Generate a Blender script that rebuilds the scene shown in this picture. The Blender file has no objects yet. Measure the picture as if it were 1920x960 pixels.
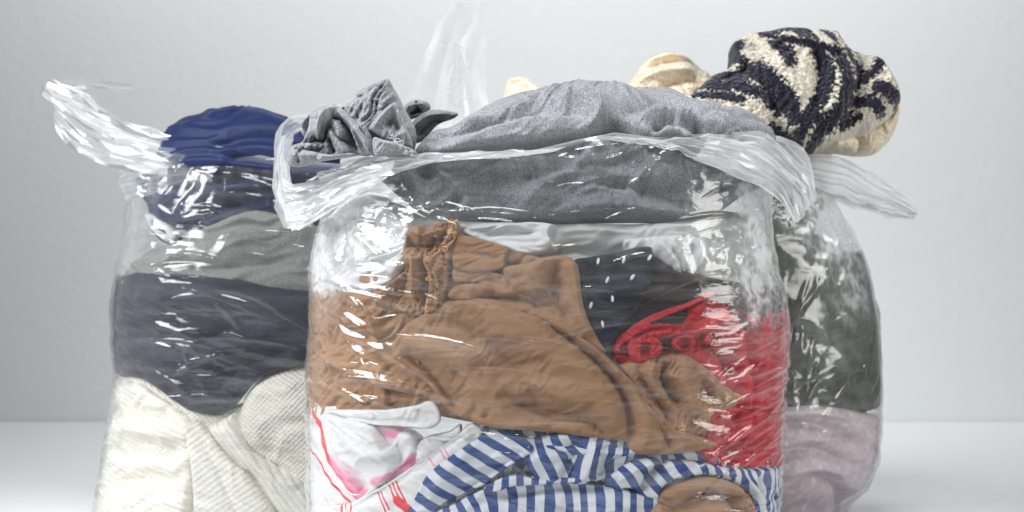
import bpy, bmesh, math, random
import numpy as np
from mathutils import Vector
from mathutils.geometry import delaunay_2d_cdt

random.seed(7)
S = bpy.context.scene
COL = S.collection

# ------------------------------------------------------------------ camera, light, exposure
KPX = 0.00028          # radians per pixel of the 1920 x 960 photograph
HCAM = 0.2535          # lens height above the table
WALL_Y = 2.92
cd = bpy.data.cameras.new('camera'); cam = bpy.data.objects.new('camera', cd); COL.objects.link(cam)
cam.location = (0, 0, HCAM); cam.rotation_euler = (math.radians(90), 0, 0)
cd.sensor_width = 36; cd.lens = 36 / (1920 * KPX)
cd.clip_start = 0.02; cd.clip_end = 60
cd.dof.use_dof = True; cd.dof.focus_distance = 1.47; cd.dof.aperture_fstop = 9.5
S.camera = cam

W = bpy.data.worlds.new('World'); S.world = W; W.use_nodes = True
W.node_tree.nodes['Background'].inputs[0].default_value = (0.90, 0.94, 1.0, 1)
W.node_tree.nodes['Background'].inputs[1].default_value = 0.10

def area(name, loc, target, sx, sy, power, col):
    l = bpy.data.lights.new(name, 'AREA'); l.shape = 'RECTANGLE'; l.size = sx; l.size_y = sy
    l.energy = power; l.color = col
    o = bpy.data.objects.new(name, l); COL.objects.link(o); o.location = loc
    o.rotation_euler = (Vector(target) - Vector(loc)).to_track_quat('-Z', 'Y').to_euler()
    return o
fw = area('front_window_light', (-1.30, 0.72, 0.95), (0.02, 1.5, 0.06), 0.7, 0.8, 9.2, (0.97, 0.985, 1.0)); fw.data.spread = math.radians(75)
area('left_window_light', (-1.0, 1.75, 0.42), (0.0, 1.72, 0.52), 0.9, 0.8, 1.2, (0.93, 0.965, 1.0))
rw = area('right_window_light', (1.3, 0.62, 0.6), (0.1, 1.6, 0.27), 0.5, 0.9, 4.2, (1.0, 0.985, 0.95)); rw.data.spread = math.radians(90)
cl = area('wall_wash_light', (0.06, 2.25, 1.45), (0.10, 2.92, 0.84), 1.7, 0.3, 8.4, (1.0, 0.99, 0.975)); cl.data.spread = math.radians(112)  # added lamp, washes the upper wall and leaves its lower left dark
tl = area('top_fill_light', (-0.15, 0.85, 1.45), (-0.05, 1.62, 0.10), 0.9, 0.5, 4.6, (0.95, 0.975, 1.0)); tl.data.spread = math.radians(70)  # added fill from above, aimed at the bags and away from the wall

S.view_settings.view_transform = 'Standard'; S.view_settings.look = 'None'
S.view_settings.exposure = -0.13; S.view_settings.gamma = 1.0; S.view_settings.use_curve_mapping = False
S.render.engine = 'CYCLES'
cy = S.cycles
cy.max_bounces = 14; cy.transparent_max_bounces = 24; cy.diffuse_bounces = 4; cy.glossy_bounces = 4; cy.transmission_bounces = 8
cy.caustics_reflective = False; cy.caustics_refractive = False
cy.use_denoising = True; cy.sample_clamp_indirect = 6.0
try: cy.denoiser = 'OPENIMAGEDENOISE'
except Exception: pass

# ------------------------------------------------------------------ numbers: noise, curves
_rs = np.random.RandomState(11)
_perm = np.concatenate([_rs.permutation(256)] * 3)
_ang = _rs.rand(256) * 2 * np.pi
_gx, _gy = np.cos(_ang), np.sin(_ang)
def gnoise(x, y, seed=0):
    x = np.asarray(x, float) + seed * 17.31; y = np.asarray(y, float) + seed * 9.77
    xi = np.floor(x).astype(int); yi = np.floor(y).astype(int)
    fx, fy = x - xi, y - yi; xi &= 255; yi &= 255
    u = fx * fx * fx * (fx * (fx * 6 - 15) + 10); v = fy * fy * fy * (fy * (fy * 6 - 15) + 10)
    def g(ix, iy, dx, dy):
        h = _perm[_perm[ix & 255] + (iy & 255)]
        return _gx[h] * dx + _gy[h] * dy
    a = g(xi, yi, fx, fy); b = g(xi + 1, yi, fx - 1, fy)
    c = g(xi, yi + 1, fx, fy - 1); d = g(xi + 1, yi + 1, fx - 1, fy - 1)
    return ((a + u * (b - a)) * (1 - v) + (c + u * (d - c)) * v) * 1.5

def wrinkle(a, b, ang, lw, ll, seed, warp=0.5, sharp=1.0):
    """long folds running along direction ang (degrees); lw / ll = spacing across / along, metres; -1..1"""
    t = math.radians(ang); c, s = math.cos(t), math.sin(t)
    al = a * c + b * s; ac = -a * s + b * c
    wq = gnoise(a / (ll * .8), b / (ll * .8), seed + 3)
    ac = ac + warp * lw * 2.2 * wq; al = al + warp * ll * .4 * gnoise(a / ll, b / ll, seed + 5)
    n = gnoise(al / ll, ac / lw, seed)
    r = 1 - np.sqrt(n * n + 0.004) * 2.2
    return n * (1 - sharp) + r * sharp - .3 * sharp

def tri(x): return np.abs(x - np.floor(x + .5)) * 2
def crumple(a, b, sc, seed, dirs=5):
    """film creased flat: facets between straight folds in several directions, about -1..1"""
    r = np.random.RandomState(seed * 13 + 5); h = 0
    for k in range(dirs):
        t = r.uniform(0, np.pi); l = sc * r.uniform(.7, 1.9)
        x = (a * math.cos(t) + b * math.sin(t)) / l + .55 * gnoise(a / (sc * 2.6), b / (sc * 2.6), seed + k)
        m = np.clip(.5 + 1.4 * gnoise(a / (sc * 2.2), b / (sc * 2.2), seed + 20 + k), 0, 1)
        h = h + m * (tri(x) - .5) * l / sc
    return h / dirs * 1.6
def catmull(pts, closed=False, per=8):
    p = np.array(pts, float); n = len(p); out = []
    rng = range(n if closed else n - 1)
    for i in rng:
        if closed: p0, p1, p2, p3 = p[i - 1], p[i], p[(i + 1) % n], p[(i + 2) % n]
        else: p0, p1, p2, p3 = p[max(i - 1, 0)], p[i], p[i + 1], p[min(i + 2, n - 1)]
        for t in np.linspace(0, 1, per, endpoint=False):
            out.append(.5 * ((2 * p1) + (-p0 + p2) * t + (2 * p0 - 5 * p1 + 4 * p2 - p3) * t * t + (-p0 + 3 * p1 - 3 * p2 + p3) * t ** 3))
    if not closed: out.append(p[-1])
    return np.array(out)

def resample(p, step, closed):
    q = np.vstack([p, p[:1]]) if closed else p
    d = np.concatenate([[0], np.cumsum(np.linalg.norm(np.diff(q, axis=0), axis=1))])
    n = max(int(round(d[-1] / step)), 3)
    t = np.linspace(0, d[-1], n, endpoint=not closed)
    return np.stack([np.interp(t, d, q[:, k]) for k in range(q.shape[1])], 1)

def dist_polyline(P, L):
    """distance, signed side, 0..1 position along, of points P (n,2) to the polyline L"""
    n = len(P); best = np.full(n, 1e9); side = np.zeros(n); tt = np.zeros(n)
    seg = np.linalg.norm(np.diff(L, axis=0), axis=1); cum = np.concatenate([[0], np.cumsum(seg)]); tot = max(cum[-1], 1e-9)
    for i in range(len(L) - 1):
        A, B = L[i], L[i + 1]; d = B - A; l2 = max(d @ d, 1e-14)
        t = np.clip(((P - A) @ d) / l2, 0, 1); q = P - (A + t[:, None] * d)
        ds = np.hypot(q[:, 0], q[:, 1]); m = ds < best
        best = np.where(m, ds, best)
        cr = d[0] * q[:, 1] - d[1] * q[:, 0]
        side = np.where(m, np.sign(cr), side); tt = np.where(m, (cum[i] + t * seg[i]) / tot, tt)
    return best, side, tt

def inside(P, L):
    x, y = P[:, 0], P[:, 1]; r = np.zeros(len(P), bool)
    for i in range(len(L)):
        x1, y1 = L[i]; x2, y2 = L[i - 1]
        c = ((y1 > y) != (y2 > y))
        r ^= c & (x < (x2 - x1) * (y - y1) / ((y2 - y1) if y2 != y1 else 1e-12) + x1)
    return r

# ------------------------------------------------------------------ the shapes cloth and film lie on
class Body:
    """a filled bag: stacked superellipses. rows = (v, left u, right u, depth scale), in photo pixels at depth yc"""
    def __init__(s, rows, yc, d, n=2.7):
        r = np.array(sorted(rows, key=lambda q: -q[0]), float)
        s.yc, s.d, s.n = yc, d, n; s.px = KPX * yc
        z = HCAM + (480 - r[:, 0]) * s.px; xl = (r[:, 1] - 960) * s.px; xr = (r[:, 2] - 960) * s.px
        s.zz = np.linspace(min(z[0], 0) - .01, z[-1] + .02, 400)
        def sm(q):
            f = np.interp(s.zz, z, q); k = np.exp(-np.linspace(-2, 2, 25) ** 2); k /= k.sum()
            return np.convolve(np.pad(f, 12, mode='edge'), k, 'valid')
        s.cx, s.w, s.ds = sm((xl + xr) / 2), sm((xr - xl) / 2), sm(r[:, 3])
        W0 = s.w.mean(); ph = np.linspace(0, np.pi, 721)
        rr = (np.abs(np.sin(ph) / W0) ** n + np.abs(np.cos(ph) / d) ** n) ** (-1 / n)
        q = np.stack([rr * np.sin(ph), rr * np.cos(ph)], 1)
        s.ph = ph; s.arc = np.concatenate([[0], np.cumsum(np.linalg.norm(np.diff(q, axis=0), axis=1))])
    def row(s, z): return np.interp(z, s.zz, s.cx), np.interp(z, s.zz, s.w), s.d * np.interp(z, s.zz, s.ds)
    def pos(s, ab):
        a, z = ab[:, 0], ab[:, 1]; cx, w, d = s.row(z)
        ph = np.sign(a) * np.interp(np.abs(a), s.arc, s.ph)
        rr = (np.abs(np.sin(ph) / w) ** s.n + np.abs(np.cos(ph) / d) ** s.n) ** (-1 / s.n)
        return np.stack([cx + rr * np.sin(ph), s.yc - rr * np.cos(ph), z], 1)
    def nor(s, ab):
        e = 4e-3
        du = s.pos(ab + [e, 0]) - s.pos(ab - [e, 0]); dv = s.pos(ab + [0, e]) - s.pos(ab - [0, e])
        n = np.cross(du, dv); return n / np.maximum(np.linalg.norm(n, axis=1, keepdims=True), 1e-12)
    def chart(s, uv):
        uv = np.asarray(uv, float); u, v = uv[:, 0], uv[:, 1]; y = np.full(len(uv), s.yc - s.d)
        for _ in range(8):
            z = HCAM + (480 - v) * KPX * y; x = (u - 960) * KPX * y; cx, w, d = s.row(z)
            r = np.clip(np.abs(x - cx) / w, 0, 1); y = s.yc - d * (1 - r ** s.n) ** (1 / s.n)
        ro = np.abs((u - 960) * s.px - cx) - w
        y2 = np.where(r >= 1, s.yc, y)
        ph = np.arctan2(r * w * np.sign(x - cx), s.yc - y2 + 1e-9)
        a = np.sign(ph) * (np.interp(np.abs(ph), s.ph, s.arc) + np.maximum(ro, 0))
        return np.stack([a, HCAM + (480 - v) * KPX * y2], 1)

class Flat:
    """a loose lump that faces the front, centred at depth y0; lean tilts its top away"""
    def __init__(s, y0, lean=0.0, vref=300, yaw=0.0, uref=960):
        s.y0, s.lean, s.px, s.yaw = y0, lean, KPX * y0, yaw; s.zr = HCAM + (480 - vref) * s.px; s.xr = (uref - 960) * s.px
    def yy(s, ab): return s.y0 + s.lean * (ab[:, 1] - s.zr) + s.yaw * (ab[:, 0] - s.xr)
    def pos(s, ab): return np.stack([ab[:, 0] * s.yy(ab) / s.y0, s.yy(ab), HCAM + (ab[:, 1] - HCAM) * s.yy(ab) / s.y0], 1)
    def nor(s, ab):
        n = np.array([s.yaw, -1.0, s.lean]); n /= np.linalg.norm(n); return np.tile(n, (len(ab), 1))
    def chart(s, uv):
        uv = np.asarray(uv, float); return np.stack([(uv[:, 0] - 960) * s.px, HCAM + (480 - uv[:, 1]) * s.px], 1)

def link(name, me, mat, parent=None):
    o = bpy.data.objects.new(name, me); COL.objects.link(o)
    if mat: me.materials.append(mat)
    if parent: o.parent = parent
    return o
def tag(o, label, cat, group=None, kind=None):
    if label: o['label'] = label
    if cat: o['category'] = cat
    if group: o['group'] = group
    if kind: o['kind'] = kind
    return o
def thing(name, label, cat, group=None):
    o = bpy.data.objects.new(name, None); COL.objects.link(o); o.empty_display_size = .05
    return tag(o, label, cat, group)
def mesh_from(name, V, F, uv=None, attrs=None):
    me = bpy.data.meshes.new(name); me.from_pydata([tuple(p) for p in V], [], [tuple(f) for f in F])
    me.polygons.foreach_set('use_smooth', np.ones(len(me.polygons), bool))
    if uv is not None:
        l = me.uv_layers.new(name='UVMap'); idx = np.zeros(len(me.loops), int); me.loops.foreach_get('vertex_index', idx)
        l.data.foreach_set('uv', np.asarray(uv)[idx].ravel())
    for k, val in (attrs or {}).items():
        at = me.attributes.new(k, 'FLOAT', 'POINT'); at.data.foreach_set('value', np.asarray(val, np.float32))
    me.update(); return me

def fold_height(P, chart, folds, e):
    h = np.zeros(len(P)); px = chart.px
    for f in folds:
        pts, wd, amp, kind = f[0], f[1] * px, f[2] * .001, f[3] if len(f) > 3 else 'r'
        L = chart.chart(catmull(pts, False, 5))
        lo, hi = L.min(0) - 6 * wd - .01, L.max(0) + 6 * wd + .01
        m = ((P > lo) & (P < hi)).all(1)
        if kind in 'su': m[:] = True
        if not m.any(): continue
        d, sd, t = dist_polyline(P[m], L)
        tp = np.clip(np.minimum(t, 1 - t) * 5, 0, 1) ** .7 if kind not in 'RS' else 1.0
        if kind in 'rR':
            q = np.sqrt(d * d + (.35 * wd) ** 2) - .35 * wd
            h[m] += 1.8 * amp * np.exp(-q / wd) * tp
        elif kind in 'sS':           # an edge of cloth lying over its neighbour: raised on the left of the line
            x = d * sd
            h[m] += amp * (1 / (1 + np.exp(-np.clip(x / (wd * .25), -30, 30)))) * np.exp(-np.maximum(x, 0) / (wd * 5)) * tp
    return h

def polish(V, F, rest, iters, keep, bend=.07):
    """loosen the cloth: edges want their (longer) rest length, so it buckles where it has slack"""
    F = np.asarray(F); E = np.vstack([F[:, [0, 1]], F[:, [1, 2]], F[:, [2, 0]]]); E = np.unique(np.sort(E, 1), axis=0)
    n = len(V); i, j = E[:, 0], E[:, 1]; L = rest(E); deg = np.bincount(np.r_[i, j], minlength=n)[:, None]
    V0 = V.copy(); X = V.copy()
    for k in range(iters):
        d = X[j] - X[i]; l = np.linalg.norm(d, axis=1); c = (d * ((l - L) / np.maximum(l, 1e-9) * .5)[:, None])
        acc = np.stack([np.bincount(i, c[:, q], n) - np.bincount(j, c[:, q], n) for q in range(3)], 1) / deg
        nb = np.stack([np.bincount(i, X[j, q], n) + np.bincount(j, X[i, q], n) for q in range(3)], 1) / deg
        X = X + 1.5 * acc + bend * (nb - X) * (.5 if k < iters - 6 else .25)
        X += keep * (V0 - X)
    return X

def patch(name, chart, outline, mat, parent=None, off=0.0, T=.012, er=14, folds=(), wr=(), res=2.6, slack=0.0, iters=24,
          uvf=None, attrs=None, backk=1.0, sharp=False, up=None, keep=.045, dome=None, sub=1, loose=False):
    """one piece of cloth: a closed sheet-like lump with a traced outline, a front laid on chart, folds and wrinkles raised on it.
    off = metres behind the chart's surface, T = half thickness, er = how many pixels the edge rolls over"""
    px = chart.px; st = res * px * 1.05
    ol = chart.chart(np.array(outline, float) if sharp else catmull(outline, True, 6))
    ol = resample(ol, st, True)
    lo, hi = ol.min(0), ol.max(0)
    gx = np.arange(lo[0], hi[0], st); gy = np.arange(lo[1], hi[1], st * .866)
    G = np.array([(x + (st * .5 if k % 2 else 0), y) for k, y in enumerate(gy) for x in gx])
    G = G[inside(G, ol)]; closed = np.vstack([ol, ol[:1]])
    d = dist_polyline(G, closed)[0]; G = G[d > st * .62]
    G = G + _rs.uniform(-.12, .12, G.shape) * st
    pts = [Vector(p) for p in np.vstack([ol, G])]
    n = len(ol); edges = [(k, (k + 1) % n) for k in range(n)]
    r = delaunay_2d_cdt(pts, edges, [list(range(n))], 1, 1e-7)
    P = np.array([tuple(p) for p in r[0]]); F = [f for f in r[2] if len(f) == 3]
    A = P[np.array(F)]; ar = (A[:, 1, 0] - A[:, 0, 0]) * (A[:, 2, 1] - A[:, 0, 1]) - (A[:, 1, 1] - A[:, 0, 1]) * (A[:, 2, 0] - A[:, 0, 0])
    F = [f if s > 0 else f[::-1] for f, s in zip(F, ar)]
    e = dist_polyline(P, closed)[0]; border = e < st * .05
    q = np.clip(e / (er * px), 0, 1); prof = np.sqrt(np.maximum(1 - (1 - q) ** 2, 0))
    N = chart.nor(P)
    off = off * (.2 + .8 * np.clip(-N[:, 1], 0, 1)) if isinstance(chart, Body) else off
    h = -off - T * (1 - prof)
    win = np.clip(e / (er * px * .8), 0, 1) ** .7
    if dome:
        Rd = dome[1] * px; qd = np.clip(e / Rd, 0, 1); h = h + dome[0] * np.sqrt(np.maximum(1 - (1 - qd) ** 2, 0))
    h = h + fold_height(P, chart, folds, e) * win
    for (ang, lw, ll, amp, seed) in wr:
        h = h + 1.35 * amp * .001 * wrinkle(P[:, 0], P[:, 1], ang, lw * px, ll * px, seed, .5, .8) * win
    if isinstance(chart, Body) and not loose: h = h - .005 * (.15 + .85 * np.clip(-N[:, 1], 0, 1)); h = np.where(h > -.002, -.002 + .0035 * (1 - np.exp(np.clip(-(h + .002) / .0035, -30, 0))), h)
    B = chart.pos(P)
    V = B + N * h[:, None]
    if slack > 0:
        def rest(E): return np.linalg.norm(V[E[:, 0]] - V[E[:, 1]], axis=1) * (1 + slack)
        X = polish(V, F, rest, iters, keep)
        V = V + (X - V) * np.clip(win, 0, 1)[:, None]
        if isinstance(chart, Body) and not loose:
            ov = ((V - B) * N).sum(1) - .0018; V = V - N * np.maximum(ov, 0)[:, None]
    hb = -off - T - T * backk * prof
    VB = B + N * hb[:, None]
    m = len(P); mp = np.arange(m) + m
    bi = np.where(border)[0]; mp[bi] = bi
    used = np.full(2 * m, -1); keep_i = np.concatenate([np.arange(m), np.where(~border)[0] + m]); used[keep_i] = np.arange(len(keep_i))
    VV = np.vstack([V, VB])[keep_i]
    FF = list(F) + [tuple(used[mp[k]] for k in f[::-1]) for f in F]
    UV = (np.stack([V[:, 0], V[:, 2] * .75 + V[:, 1] * .75], 1) if loose else P) if uvf is None else uvf(P)
    if slack > 0 and uvf is None: pass
    UV = np.vstack([UV, UV])[keep_i]
    at = {}
    for k, fn in (attrs or {}).items():
        val = fn(P, chart); at[k] = np.concatenate([val, val])[keep_i]
    me = mesh_from(name, VV, FF, UV, at)
    o = link(name, me, mat, parent)
    if False:
        md = o.modifiers.new('smooth', 'SUBSURF'); md.levels = sub; md.render_levels = sub
    return o

def strokes(lines):
    """attribute: 1 inside hand-laid coloured strokes [(points, width px), ...], ragged edges from noise"""
    def f(P, chart):
        m = np.zeros(len(P))
        for pts, wd in lines:
            L = catmull(chart.chart(np.array(pts, float)), False, 6); d, _, t = dist_polyline(P, L); w = wd * .5 * chart.px
            m = np.maximum(m, np.clip(1.0 - d / w * .5, 0, 1))     # 0.5 on the stroke's edge
        return m
    return f

# ------------------------------------------------------------------ materials
def nt(name):
    m = bpy.data.materials.new(name); m.use_nodes = True; t = m.node_tree; t.nodes.clear()
    out = t.nodes.new('ShaderNodeOutputMaterial')
    def N(kind, **kw):
        n = t.nodes.new('ShaderNode' + kind)
        for k, v in kw.items():
            if k in n.inputs.keys() if isinstance(k, str) else False: n.inputs[k].default_value = v
            else: setattr(n, k, v)
        return n
    return m, t, out, N, t.links.new
def mth(t, op, a, b=None, clamp=False):
    n = t.nodes.new('ShaderNodeMath'); n.operation = op; n.use_clamp = clamp
    for k, v in enumerate((a, b)):
        if v is None: continue
        if isinstance(v, (int, float)): n.inputs[k].default_value = v
        else: t.links.new(v, n.inputs[k])
    return n.outputs[0]
def mixc(t, fac, a, b):
    n = t.nodes.new('ShaderNodeMix'); n.data_type = 'RGBA'
    for sock, v in ((n.inputs[0], fac), (n.inputs[6], a), (n.inputs[7], b)):
        if isinstance(v, (int, float)): sock.default_value = v
        elif isinstance(v, tuple): sock.default_value = v if len(v) == 4 else v + (1,)
        else: t.links.new(v, sock)
    return n.outputs[2]
def srgb(r, g, b): return tuple(((c / 255) / 12.92 if c / 255 <= .04045 else ((c / 255 + .055) / 1.055) ** 2.4) for c in (r, g, b))

def cloth(name, c1, c2=None, kind='plain', rough=.9, sheen=.15, bump=.35, mott=.5, mask=None, spec=.2, sheen_col=None):
    """woven, jersey or knitted cloth; the UV map is the cloth's own surface in metres"""
    m, t, out, N, L = nt(name)
    uv = N('UVMap').outputs[0]
    def noise(scale, det=2, vec=uv, rg=.5):
        n = N('TexNoise'); n.inputs['Scale'].default_value = scale; n.inputs['Detail'].default_value = det; n.inputs['Roughness'].default_value = rg
        L(vec, n.inputs['Vector']); return n.outputs['Fac']
    def ramp(x, lo, hi):
        r = N('MapRange'); r.inputs[1].default_value = lo; r.inputs[2].default_value = hi; L(x, r.inputs[0]); return r.outputs[0]
    c2 = c2 or tuple(c * .8 for c in c1)
    sep = N('SeparateXYZ'); L(uv, sep.inputs[0]); X, Y = sep.outputs[0], sep.outputs[1]
    h = None
    if kind == 'jersey':
        uv = N('TexCoord').outputs['Object']; mp = N('Mapping'); mp.inputs['Scale'].default_value = (1, .8, .6); L(uv, mp.inputs[0])
        fl = noise(900, 4, mp.outputs[0], .7); col = mixc(t, ramp(fl, .35, .65), c1, c2)
        h = mth(t, 'ADD', mth(t, 'MULTIPLY', noise(1300, 3, uv), .8), mth(t, 'MULTIPLY', noise(420, 2, uv), .6)); dist = .0009
    elif kind == 'knit':
        # moss stitch: staggered little loops
        fx, fy = 2 * math.pi / .0058, 2 * math.pi / .0046
        wob = mth(t, 'MULTIPLY', mth(t, 'SUBTRACT', noise(90, 2), .5), .0030)
        a = mth(t, 'SINE', mth(t, 'MULTIPLY', mth(t, 'ADD', X, wob), fx)); b = mth(t, 'SINE', mth(t, 'MULTIPLY', mth(t, 'ADD', Y, wob), fy))
        st = mth(t, 'MULTIPLY', a, b); s01 = ramp(st, -.9, .8)
        col = mixc(t, s01, c2, c1); h = mth(t, 'ADD', mth(t, 'MULTIPLY', s01, 1.0), mth(t, 'MULTIPLY', noise(900, 3), .35)); dist = .0028
    elif kind == 'rib':
        a = mth(t, 'ABSOLUTE', mth(t, 'SINE', mth(t, 'MULTIPLY', mth(t, 'ADD', X, mth(t, 'MULTIPLY', noise(40, 2), .003)), math.pi / .0054)))
        b = mth(t, 'ABSOLUTE', mth(t, 'SINE', mth(t, 'MULTIPLY', mth(t, 'ADD', Y, mth(t, 'MULTIPLY', a, .002)), math.pi / .0036)))
        s01 = mth(t, 'ADD', mth(t, 'MULTIPLY', a, .7), mth(t, 'MULTIPLY', b, .3)); col = mixc(t, ramp(s01, .1, .8), c2, c1)
        h = mth(t, 'ADD', s01, mth(t, 'MULTIPLY', noise(900, 3), .3)); dist = .0032
    elif kind == 'boucle':
        v = N('TexVoronoi'); v.inputs['Scale'].default_value = 330; L(uv, v.inputs['Vector'])
        h = mth(t, 'ADD', mth(t, 'SUBTRACT', 1.0, v.outputs['Distance']), mth(t, 'MULTIPLY', noise(700, 3), .6)); dist = .003
        col = mixc(t, ramp(noise(300, 3), .35, .65), c1, c2)
    else:
        wv = 2 * math.pi / .0011
        a = mth(t, 'SINE', mth(t, 'MULTIPLY', X, wv)); b = mth(t, 'SINE', mth(t, 'MULTIPLY', Y, wv))
        h = mth(t, 'ADD', mth(t, 'MULTIPLY', mth(t, 'MULTIPLY', a, b), .3), mth(t, 'ADD', mth(t, 'MULTIPLY', noise(600, 4), .9), mth(t, 'MULTIPLY', noise(150, 3), 2.6))); dist = .0009
        col = mixc(t, mth(t, 'MULTIPLY', ramp(noise(70, 4), .3, .7), mott), c1, c2)
    if mask:
        at = N('Attribute'); at.attribute_name = mask['attr']; am = at.outputs['Fac']
        j = mth(t, 'MULTIPLY', mth(t, 'SUBTRACT', noise(mask.get('scale', 250), 4), .5), mask.get('rag', .5))
        mm = ramp(mth(t, 'ADD', am, j), .5 - mask.get('soft', .04), .5 + mask.get('soft', .04))
        col = mixc(t, mm, col, mask['col'])
        for extra in mask.get('more', ()):
            a2 = N('Attribute'); a2.attribute_name = extra[0]
            j2 = mth(t, 'ADD', a2.outputs['Fac'], mth(t, 'MULTIPLY', mth(t, 'SUBTRACT', noise(120, 4), .5), .3))
            col = mixc(t, ramp(j2, .35, .75), col, extra[1])
    p = N('BsdfPrincipled'); p.inputs['Roughness'].default_value = rough; p.inputs['Specular IOR Level'].default_value = spec
    p.inputs['Sheen Weight'].default_value = sheen; p.inputs['Sheen Roughness'].default_value = .4
    if sheen_col: p.inputs['Sheen Tint'].default_value = sheen_col + (1,)
    L(col, p.inputs['Base Color'])
    bp = N('Bump'); bp.inputs['Strength'].default_value = bump; bp.inputs['Distance'].default_value = dist; L(h, bp.inputs['Height']); L(bp.outputs[0], p.inputs['Normal'])
    L(p.outputs[0], out.inputs[0]); return m

def striped(name, white, blue):
    m, t, out, N, L = nt(name)
    uv = N('UVMap').outputs[0]; sep = N('SeparateXYZ'); L(uv, sep.inputs[0])
    at = N('Attribute'); at.attribute_name = 'stripe'
    n = N('TexNoise'); n.inputs['Scale'].default_value = 700; n.inputs['Detail'].default_value = 3; L(uv, n.inputs['Vector'])
    n2 = N('TexNoise'); n2.inputs['Scale'].default_value = 60; n2.inputs['Detail'].default_value = 3; L(uv, n2.inputs['Vector'])
    fr = mth(t, 'FRACT', mth(t, 'ADD', at.outputs['Fac'], mth(t, 'MULTIPLY', mth(t, 'SUBTRACT', n2.outputs['Fac'], .5), .08)))
    tri = mth(t, 'ABSOLUTE', mth(t, 'SUBTRACT', fr, .5))
    r = N('MapRange'); r.inputs[1].default_value = .235; r.inputs[2].default_value = .265; L(tri, r.inputs[0])
    bl = mixc(t, mth(t, 'MULTIPLY', n2.outputs['Fac'], .6), blue, tuple(c * .6 for c in blue)); wh = mixc(t, mth(t, 'MULTIPLY', n.outputs['Fac'], .35), white, tuple(c * .75 for c in white))
    p = N('BsdfPrincipled'); p.inputs['Roughness'].default_value = .8; p.inputs['Specular IOR Level'].default_value = .2
    L(mixc(t, r.outputs[0], bl, wh), p.inputs['Base Color'])
    bp = N('Bump'); bp.inputs['Strength'].default_value = .35; bp.inputs['Distance'].default_value = .0008; L(n.outputs['Fac'], bp.inputs['Height']); L(bp.outputs[0], p.inputs['Normal'])
    L(p.outputs[0], out.inputs[0]); return m

def film(name, haze=.01, edge=.22, rough=.10, tint=(.98, .985, .985), crinkle=1.0, gl=1.05):
    """thin clear polythene: sees through, mirrors at a glance, goes milky edge-on and where it is gathered (attribute milk)"""
    m, t, out, N, L = nt(name)
    co = N('TexCoord').outputs['Object']
    def noise(scale, sc, det=3, rg=.55):
        mp = N('Mapping'); mp.inputs['Scale'].default_value = sc; L(co, mp.inputs[0])
        n = N('TexNoise'); n.inputs['Scale'].default_value = scale; n.inputs['Detail'].default_value = det; n.inputs['Roughness'].default_value = rg
        L(mp.outputs[0], n.inputs['Vector']); return n.outputs['Fac']
    def ridge(x): return mth(t, 'SUBTRACT', 1.0, mth(t, 'ABSOLUTE', mth(t, 'MULTIPLY', mth(t, 'SUBTRACT', x, .5), 4.0)))
    streak = noise(60, (.25, .25, 2.2), 4, .6)
    cr = ridge(noise(95, (1, 1, 1.5), 3, .5))
    h = mth(t, 'ADD', mth(t, 'MULTIPLY', streak, 1.2), mth(t, 'MULTIPLY', cr, .25))
    bp = N('Bump'); bp.inputs['Strength'].default_value = .22 * crinkle; bp.inputs['Distance'].default_value = .0018; L(h, bp.inputs['Height'])
    fr = N('Fresnel'); fr.inputs['IOR'].default_value = 1.5; L(bp.outputs[0], fr.inputs['Normal'])
    lw = N('LayerWeight'); lw.inputs['Blend'].default_value = .28
    at = N('Attribute'); at.attribute_name = 'milk'
    st2 = mth(t, 'MULTIPLY', mth(t, 'POWER', noise(45, (.2, .2, 2.6), 4, .65), 4.0), .5)
    hz = mth(t, 'ADD', mth(t, 'ADD', haze, mth(t, 'MULTIPLY', mth(t, 'POWER', lw.outputs['Facing'], 2.2), edge)), mth(t, 'ADD', at.outputs['Fac'], st2), True)
    tr = N('BsdfTransparent'); tr.inputs[0].default_value = tint + (1,)
    df = N('BsdfDiffuse'); df.inputs[0].default_value = (.9, .92, .93, 1); L(bp.outputs[0], df.inputs['Normal'])
    tl = N('BsdfTranslucent'); tl.inputs[0].default_value = (.9, .92, .93, 1)
    m1 = N('MixShader'); m1.inputs[0].default_value = .55; L(df.outputs[0], m1.inputs[1]); L(tl.outputs[0], m1.inputs[2])
    m2 = N('MixShader'); L(mth(t, 'MINIMUM', hz, .92), m2.inputs[0]); L(tr.outputs[0], m2.inputs[1]); L(m1.outputs[0], m2.inputs[2])
    gs = N('BsdfGlossy'); gs.inputs['Roughness'].default_value = rough; gs.inputs[0].default_value = (1, 1, 1, 1); L(bp.outputs[0], gs.inputs['Normal'])
    m3 = N('MixShader'); L(mth(t, 'MINIMUM', mth(t, 'MULTIPLY', fr.outputs[0], gl), .55), m3.inputs[0]); L(m2.outputs[0], m3.inputs[1]); L(gs.outputs[0], m3.inputs[2])
    L(m3.outputs[0], out.inputs[0]); return m

M = {}
M['grey'] = cloth('grey_melange_jersey', srgb(152, 153, 157), srgb(92, 94, 98), 'jersey', bump=.22, sheen=.3)
M['pale'] = cloth('pale_grey_cotton', srgb(202, 203, 201), srgb(180, 182, 181))
M['grey_shaded'] = cloth('shaded_grey_melange_jersey', srgb(150, 152, 156), srgb(84, 86, 92), 'jersey', bump=.2, sheen=.2)  # same jersey as the outer layer; overhang shade put into a darker colour
M['tan'] = cloth('tan_cotton', srgb(156, 119, 88), srgb(139, 104, 75), sheen=.2, bump=.3)
M['tan_trim'] = cloth('tan_trim', srgb(200, 160, 118), srgb(165, 122, 84), 'boucle', bump=.8)
M['dotted'] = cloth('navy_black_cotton', srgb(38, 42, 58), srgb(28, 30, 42))
M['black'] = cloth('brown_black_cotton', srgb(56, 50, 48), srgb(38, 35, 35))

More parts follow.
